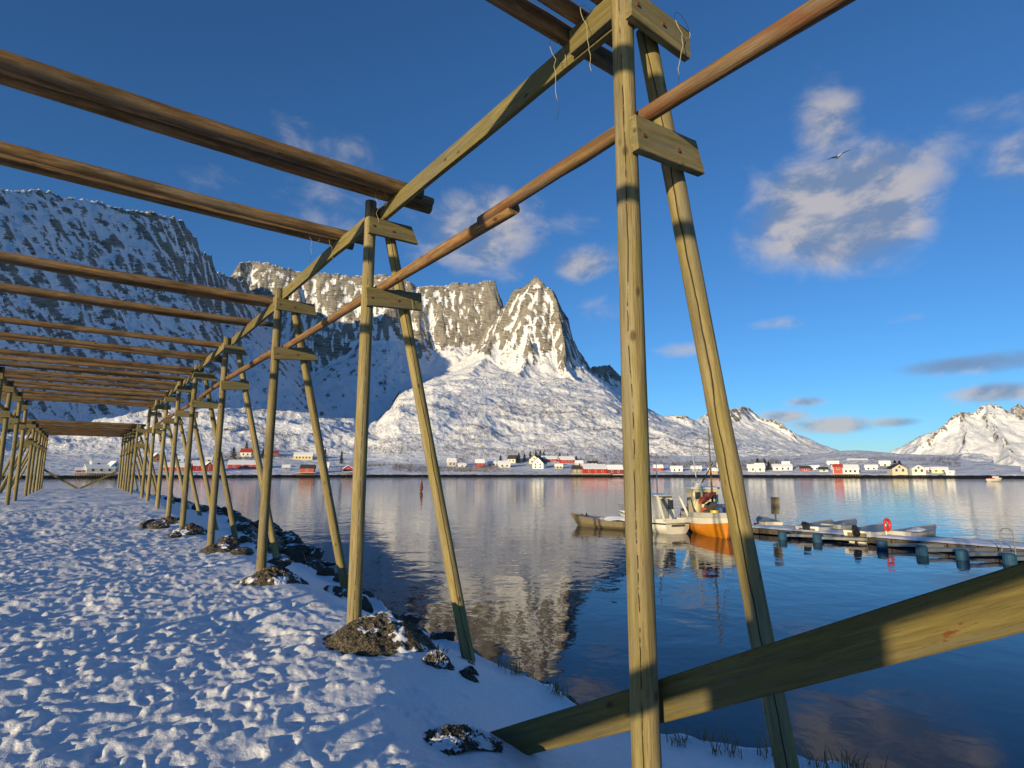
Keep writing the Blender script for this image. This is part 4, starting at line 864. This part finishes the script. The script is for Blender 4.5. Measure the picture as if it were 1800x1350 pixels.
MB().box((-.5, -.7, .9), (.5, .35, 1.85)).build('companionway', 'cabin_cream', fb)
for x in (-.5, 0, .5): MB().box((x-.18, -.71, 2.0), (x+.18, -.69, 2.45)).build('window', 'window_glass', fb)
ms = MB().tube([(0, 1.1, .9), (0, 1.05, 3.6), (0, 1.0, 6.6)], [.075, .06, .035], 8).build('mast', 'old_timber', fb); MB().tube([(-.5, 1.03, 5.2), (.5, 1.03, 5.2)], .025, 6).build('crosstree', 'steel', ms)
MB().tube([(0, -2.9, 2.4), (.25, -3.2, 5.6)], [.05, .03], 6).build('aft_mast', 'steel', fb); MB().tube([(.1, -2.6, 2.5), (-.7, -1.2, 4.4)], [.045, .03], 6).build('derrick', 'dark_rubber', fb)
MB().tube([(.0, 1.05, 2.2), (.7, 2.2, 2.0), (1.25, 3.1, 1.95)], [.05, .05, .04], 7).build('boom', 'old_timber', fb)
def lump_tube(pts, rads, seed, n=10):
    g = random.Random(seed); mb = MB(); mb.tube(pts, rads, n); mb.v = [(x+g.uniform(-.05, .05), y+g.uniform(-.05, .05), z+g.uniform(-.06, .04)) for x, y, z in mb.v]; return mb
lump_tube([(0, .9, 2.35), (.3, 1.5, 2.3), (.6, 2.0, 2.12), (.9, 2.6, 2.1), (1.2, 3.1, 1.98)], [.22, .2, .17, .2, .1], 3).build('furled_sail', 'tarp_red', fb)
for (x, y, s, mt) in ((-.55, 1.7, .42, 'tub_blue'), (-.2, 2.3, .34, 'tub_blue'), (.5, 1.5, .3, 'tarp_red'), (.25, 2.6, .26, 'petrol_yellow')):
    MB().tube([(x, y, .9), (x, y, .95+s*1.2), (x, y, 1.0+s*1.9)], [s*.8, s, s*.95], 12).build('fish_tub', mt, fb)
lump_tube([(-.1, 1.0, 1.1), (.2, 1.5, 1.5), (.5, 1.9, 1.2)], [.35, .45, .3], 5).build('net_heap', 'dark_wood', fb)
for s in (-1, 1):
    MB().tube([(0, 1.0, 6.3), (s*1.45, .4, 1.3)], .011, 5).build('shroud', 'steel', fb)
MB().tube([(0, 1.0, 6.3), (0, 4.3, 1.6)], .011, 5).build('forestay', 'steel', fb); MB().tube([(0, 1.0, 6.3), (.2, -3.1, 4.6)], .009, 5).build('backstay', 'steel', fb)
for k, (u, s) in enumerate(((9, 1), (13, 1), (13, -1))): a, y, z = rg_[u][8]; MB().tube([(s*(a+.16), y, -.1), (s*(a+.18), y, .3), (s*(a+.16), y, .62)], [.08, .17, .08], 10).build('fender', ['tub_blue', 'lifebuoy_red', 'dark_rubber'][k], fb)
# white cabin boat, stern towards us
wb = boat_root('cabin_boat', 1140, 931, R(-24)); wb.scale = (.84,)*3; tag(wb, 'white cabin boat with its stern to us left of the orange boat', 'boat')
rg_ = hull(6.6, 2.6, .95, .4, .2, 'transom', flare=.16); hull_part(rg_, 0, 9).build('hull', 'gelcoat', wb, smooth=False); deck(rg_, 8, 'gelcoat', 'deck', wb)
rail_s = [[(row[7][0]+.03, row[7][1], row[7][2]-.05), (row[7][0]+.03, row[7][1], row[7][2]+.05)] for row in rg_]; hull_part(rail_s, 0, 1).build('rubbing_strake', 'dark_rubber', wb)
cb_ = MB(); cb_.add([(-1., -1.9, .8), (1., -1.9, .8), (.9, 1.1, .8), (-.9, 1.1, .8), (-.9, -1.7, 2.55), (.9, -1.7, 2.55), (.72, .35, 2.55), (-.72, .35, 2.55)], [(0, 1, 5, 4), (1, 2, 6, 5), (2, 3, 7, 6), (3, 0, 4, 7), (4, 5, 6, 7), (0, 3, 2, 1)]); cb_.build('cabin', 'white_paint', wb)
MB().box((-1.02, -2.5, 2.55), (1.02, .6, 2.66)).build('roof', 'gelcoat', wb)
for s in (-1, 1):
    MB().bar((s*.98, -2.45, 2.55), (s*1.15, -3.3, .9), .1, .16).build('arch_leg', 'gelcoat', wb)
    for (y0, y1) in ((-1.5, -.9), (-.7, -.05)): MB().add([(s*1.0, y0, 1.55), (s*1.0, y1, 1.55), (s*.95, y1, 2.3), (s*.95, y0, 2.3), (s*.86, y0, 1.55), (s*.86, y1, 1.55), (s*.81, y1, 2.3), (s*.81, y0, 2.3)], [(0, 1, 2, 3), (7, 6, 5, 4), (0, 4, 5, 1), (1, 5, 6, 2), (2, 6, 7, 3), (3, 7, 4, 0)]).build('side_window', 'window_glass', wb)
MB().box((-.35, -1.98, .95), (.3, -1.88, 2.35)).build('door', 'grey_paint', wb); MB().box((.4, -1.96, 1.6), (.8, -1.86, 2.25)).build('window', 'window_glass', wb)
MB().box((-.55, -3.38, .50), (.55, -3.31, .64)).build('name_plate', 'dark_wood', wb)
MB().tube([(0, -1.2, 2.66), (0, -1.2, 5.4)], [.04, .025], 6).build('mast', 'steel', wb); MB().tube([(0, .1, 2.66), (-.3, .1, 3.1)], .3, 10).build('radar', 'gelcoat', wb)
for s in (-1, 1):
    pr = [(s*(r_[9][0]-.05), r_[9][1], r_[9][2]+.48) for r_ in rg_[9:]]; MB().tube(pr, .018, 6).build('guard_rail', 'steel', wb)
    for r_ in rg_[9:-1:3]: MB().tube([(s*(r_[9][0]-.05), r_[9][1], r_[9][2]), (s*(r_[9][0]-.05), r_[9][1], r_[9][2]+.48)], .015, 5).build('stanchion', 'steel', wb)
# grey work barge
bg_ = boat_root('work_barge', 1092, 928, R(-58)); tag(bg_, 'low grey wooden barge with snow on deck left of the near post', 'boat')
rg_ = hull(6.2, 2.5, .5, .25, .25, 'transom', flare=.1); hull_part(rg_, 0, 9).build('hull', 'old_timber', bg_); deck(rg_, 9, 'grey_paint', 'deck', bg_, .04)
sm_ = MB(); 
n_ = 16; U, V = np.meshgrid(np.linspace(-1, 1, n_), np.linspace(-1, 1, n_), indexing='ij'); q = np.hypot(U, V)*(1+.25*fbm(U*2, V*2, 3, 3)); me = grid_mesh('snow_patch', U*.9, V*2.2-.6, .52+.26*np.clip(1-q**2, -.3, 1)*(1+.4*fbm(U*3, V*3, 2, 9))); link('snow_patch', me, 'snow_cap', bg_, smooth=True)
for s in (-1, 1): MB().tube([(s*.35, 2.6, .5), (s*.35, 2.6, .85)], .05, 6).build('bollard', 'dark_wood', bg_)
# the floating jetty
J0 = at_z(1338, 919, -1.55); J1 = at_z(1860, 957, -1.55); jd = J1-J0; JL = float(np.hypot(jd[0], jd[1])); jr = math.atan2(jd[1], jd[0])
jet = empty('floating_jetty', (J0[0], J0[1], ZW), jr); tag(jet, 'long snow-covered floating jetty with finger booms and blue floats', 'jetty')
# local: +x along to the right/near end, -y towards the camera?  find which side faces us
side = -1 if ((-math.sin(jr))*(-J0[0])+(math.cos(jr))*(-J0[1])) < 0 else 1
JW = 2.3
def jy(v): return side*v
nb = 12
for k in range(nb):
    x0 = JL*k/nb; x1 = JL*(k+1)/nb-.06
    MB().box((x0, min(jy(0), jy(JW)), .06), (x1, max(jy(0), jy(JW)), .32)).build('pontoon', 'dark_wood', jet)
MB().box((-.5, min(jy(-.12), jy(-.04)), .2), (JL, max(jy(-.12), jy(-.04)), .4)).build('kerb_rail', 'old_timber', jet)
n1_ = 140; U, V = np.meshgrid(np.linspace(.1, JL-.1, n1_), np.linspace(.08, JW-.1, 10), indexing='ij'); Zs = .325+.1*np.clip(np.minimum(V-.05, JW-.05-V)*5, 0, 1)*(.8+.5*fbm(U*1.3, V*1.3, 3, 12)); me = grid_mesh('snow_cover', U, jy(1)*V, Zs); link('snow_cover', me, 'snow_cap', jet, smooth=True)
def jetty_local(px, py, z):
    p = at_z(px, py, z); d = p-J0; return d[0]*math.cos(jr)+d[1]*math.sin(jr), -d[0]*math.sin(jr)+d[1]*math.cos(jr)
for (px, py) in ((1376, 948), (1437, 953), (1551, 966), (1621, 976), (1692, 984), (1776, 992)):
    x, yv = jetty_local(px, py, ZW); tipx, tipy = x, yv; rootx = x+.9*1.2; base_y = jy(JW)
    for dx in (0, .5): MB().bar((tipx+1.4+dx, base_y, .22), (tipx+dx*.2, tipy, .22), .09, .12).build('finger_boom', 'steel', jet)
    MB().bar((tipx+1.65, base_y, .27), (tipx+.05, tipy, .25), .16, .04).build('gangboard', 'old_timber', jet)
    MB().tube([(tipx, tipy, -.28), (tipx, tipy, -.22), (tipx, tipy, .10), (tipx, tipy, .36), (tipx, tipy, .41)], [.19, .22, .23, .22, .18], 14).build('float', 'float_blue', jet, smooth=False)
def small_boat(px, py, hd, Lh, B, label, mat='gelcoat', eng='engine_black', snow=0., seed=0):
    o = boat_root('motor_boat', px, py, hd); r_ = hull(Lh, B, .6, .22, .2, 'transom', flare=.2); hull_part(r_, 0, 9).build('hull', mat, o)
    o.scale = (.88,)*3
    inn = [[(a*.9, y*.95, .12+.0*z), (a*.9, y*.95, z-.01)] for a, y, z in [row[9] for row in r_]]; hull_part(inn, 0, 1).build('inner_hull', 'gelcoat', o)
    gun = [[(row[9][0]-.05, row[9][1], row[9][2]), (row[9][0]+.03, row[9][1], row[9][2]+.03)] for row in r_]; hull_part(gun, 0, 1).build('gunwale', 'grey_paint', o)
    for yy in (-.25, .18): MB().box((-B*.38, yy*Lh-.14, .26), (B*.38, yy*Lh+.14, .33)).build('thwart', 'old_timber', o)
    if snow: 
        n_ = 14; U, V = np.meshgrid(np.linspace(-1, 1, n_), np.linspace(-1, 1, n_), indexing='ij'); q = np.hypot(U, V); me = grid_mesh('snow_fill', U*B*.4, V*Lh*.42, .2+snow*np.clip(1-q**2*.8, 0, 1)*(1+.4*fbm(U*2+seed, V*2, 3, seed))); link('snow_fill', me, 'snow_cap', o, smooth=True)
    if eng:
        e = lump_tube([(0, -Lh/2-.12, .36), (0, -Lh/2-.16, .5), (0, -Lh/2-.26, .86), (0, -Lh/2-.3, .98)], [.13, .2, .19, .09], seed, 10).build('outboard_motor', eng, o); MB().box((-.05, -Lh/2-.3, -.5), (.05, -Lh/2-.08, .4)).build('motor_leg', eng, e)
        MB().box((-B*.28, -Lh/2-.03, .3), (B*.28, -Lh/2+.03, .56)).build('transom_board', 'old_timber', o)
    return tag(o, label, 'motor boat', 'small open boats at the jetty')
small_boat(1532, 949, R(50), 4.4, 1.8, 'open white motor boat with black outboard at the jetty', seed=1)
small_boat(1440, 940, R(46), 4.2, 1.7, 'pale open boat with dark tilted outboard in the jetty berth near the sign', eng='engine_black', snow=.3, seed=2)
small_boat(1482, 937, R(50), 3.8, 1.5, 'grey snow-filled dinghy behind the pale open boat', mat='bulwark_grey', eng=None, snow=.4, seed=3)
small_boat(1612, 951, R(58), 4.2, 1.6, 'snow-covered dinghy right of the open white motor boat', mat='bulwark_grey', eng=None, snow=.55, seed=4)
small_boat(1350, 931, R(10), 3.4, 1.4, 'cream dinghy at the jetty head just right of the near leg', mat='cream_paint', eng=None, snow=.2, seed=6)
# steering wheel of the open boat is on a post
def on_jetty(px, py, v): 
    x, yv = jetty_local(px, py, -1.5); return x
sx0, sy0 = jetty_local(1364, 917, -1.55)
sg = empty('sign_post', tuple(at_z(1364, 918, -1.55))); MB().tube([(0, 0, -.1), (0, 0, .9)], .05, 8).build('post', 'old_timber', sg); MB().bar((0, 0, .5), (.04, 0, 1.55), .5, .09, (0, 1, 0)).build('board', 'old_timber', sg); sg.rotation_euler = (0, 0, -HEAD-.3)
tag(sg, 'weathered grey wooden board on a post at the jetty head', 'sign')
lb_ = empty('lifebuoy_stand', tuple(at_z(1558, 937, -1.52))); lb_.rotation_euler = (0, 0, -HEAD+.5); MB().tube([(0, 0, -.1), (0, 0, .55)], .04, 8).build('post', 'gelcoat', lb_)
ring = [(.25*math.cos(a), 0, .42+.27*math.sin(a)) for a in np.linspace(0, 2*math.pi, 19)]; MB().tube([(x, -.08, z) for x, y, z in ring], .075, 8, cap=False).build('lifebuoy', 'lifebuoy_red', lb_)
tag(lb_, 'red lifebuoy on a white stand on the jetty', 'lifebuoy')
ld = empty('boarding_ladder', tuple(at_z(1772, 961, -1.5))); ld.rotation_euler = (0, 0, jr)
for s in (-1, 1): MB().tube([(s*.22, 0, -.4), (s*.22, 0, .35), (s*.2, .03, .62), (s*.1, .05, .72), (0, .05, .74)], .022, 6).build('stile', 'steel', ld)
for z in (-.1, .12, .34): MB().tube([(-.22, 0, z), (.22, 0, z)], .016, 6).build('rung', 'steel', ld)
tag(ld, 'steel ladder hoop standing up from the right end of the jetty', 'ladder')
# far boat under way
ff_ = boat_root('fishing_boat', 1749, 846.5, R(75)); tag(ff_, 'small distant white fishing boat near the far shore at right', 'boat')
rg_ = hull(6.0, 2.2, .9, .4, .35, 'transom'); hull_part(rg_, 0, 5).build('hull', 'cream_paint', ff_); hull_part(rg_, 5, 9, off=.02).build('upper_strake', 'white_paint', ff_); MB().box((-.6, -.2, .7), (.6, 1.4, 1.9)).build('wheelhouse', 'white_paint', ff_); MB().box((-.7, -2.2, .8), (.7, -.9, 1.25)).build('engine_box', 'tarp_red', ff_); MB().tube([(0, 0, 1.8), (0, 0, 3.1)], .04, 6).build('mast', 'steel', ff_)
# stake with weed in the bay
sp_ = at_z(740, 864, ZW); st_ = empty('marker_stake', tuple(sp_)); MB().tube([(0, 0, -1), (.15, 0, 1.6), (.25, 0, 3.6)], [.09, .06, .03], 6).build('stick', 'bark', st_)
lump_tube([(0, 0, .1), (.05, 0, .7), (.1, .05, 1.3), (.15, 0, 2.0)], [.2, .34, .22, .06], 8, 8).build('weed', 'rust', st_); tag(st_, 'thin stake with brown weed standing in the bay', 'stake')
# sea bird
bp = at_r(1474, 275, 38); bird = empty('sea_bird', tuple(bp), -HEAD); 
def wing(s):
    mb = MB(); pr = [(0, 0, .0), (.16, .03, .05), (.34, .02, .09), (.52, -.03, .08), (.70, -.1, .03)]; ch = [.2, .19, .16, .11, .03]; v = []; f = []
    for (x, y, z), c in zip(pr, ch): v += [(s*x, y+c/2, z), (s*x, y-c/2, z-.01), (s*x, y, z+.022)]
    for i in range(4):
        for a, b_ in ((0, 1), (1, 2), (2, 0)): f.append((3*i+a, 3*i+3+a, 3*i+3+b_, 3*i+b_))
    return mb.add(v, f)
for s in (-1, 1): wing(s).build('wing', 'feather_dark', bird)
MB().tube([(0, .3, .02), (0, .22, .02), (0, .05, .0), (0, -.15, 0), (0, -.3, .0)], [.015, .045, .07, .05, .02], 8).build('body', 'feather_white', bird); bird.rotation_euler = (0, R(-22), -HEAD-.1); bird.scale = (1.1,)*3
tag(bird, 'dark-winged sea bird gliding in front of the big cloud', 'bird')
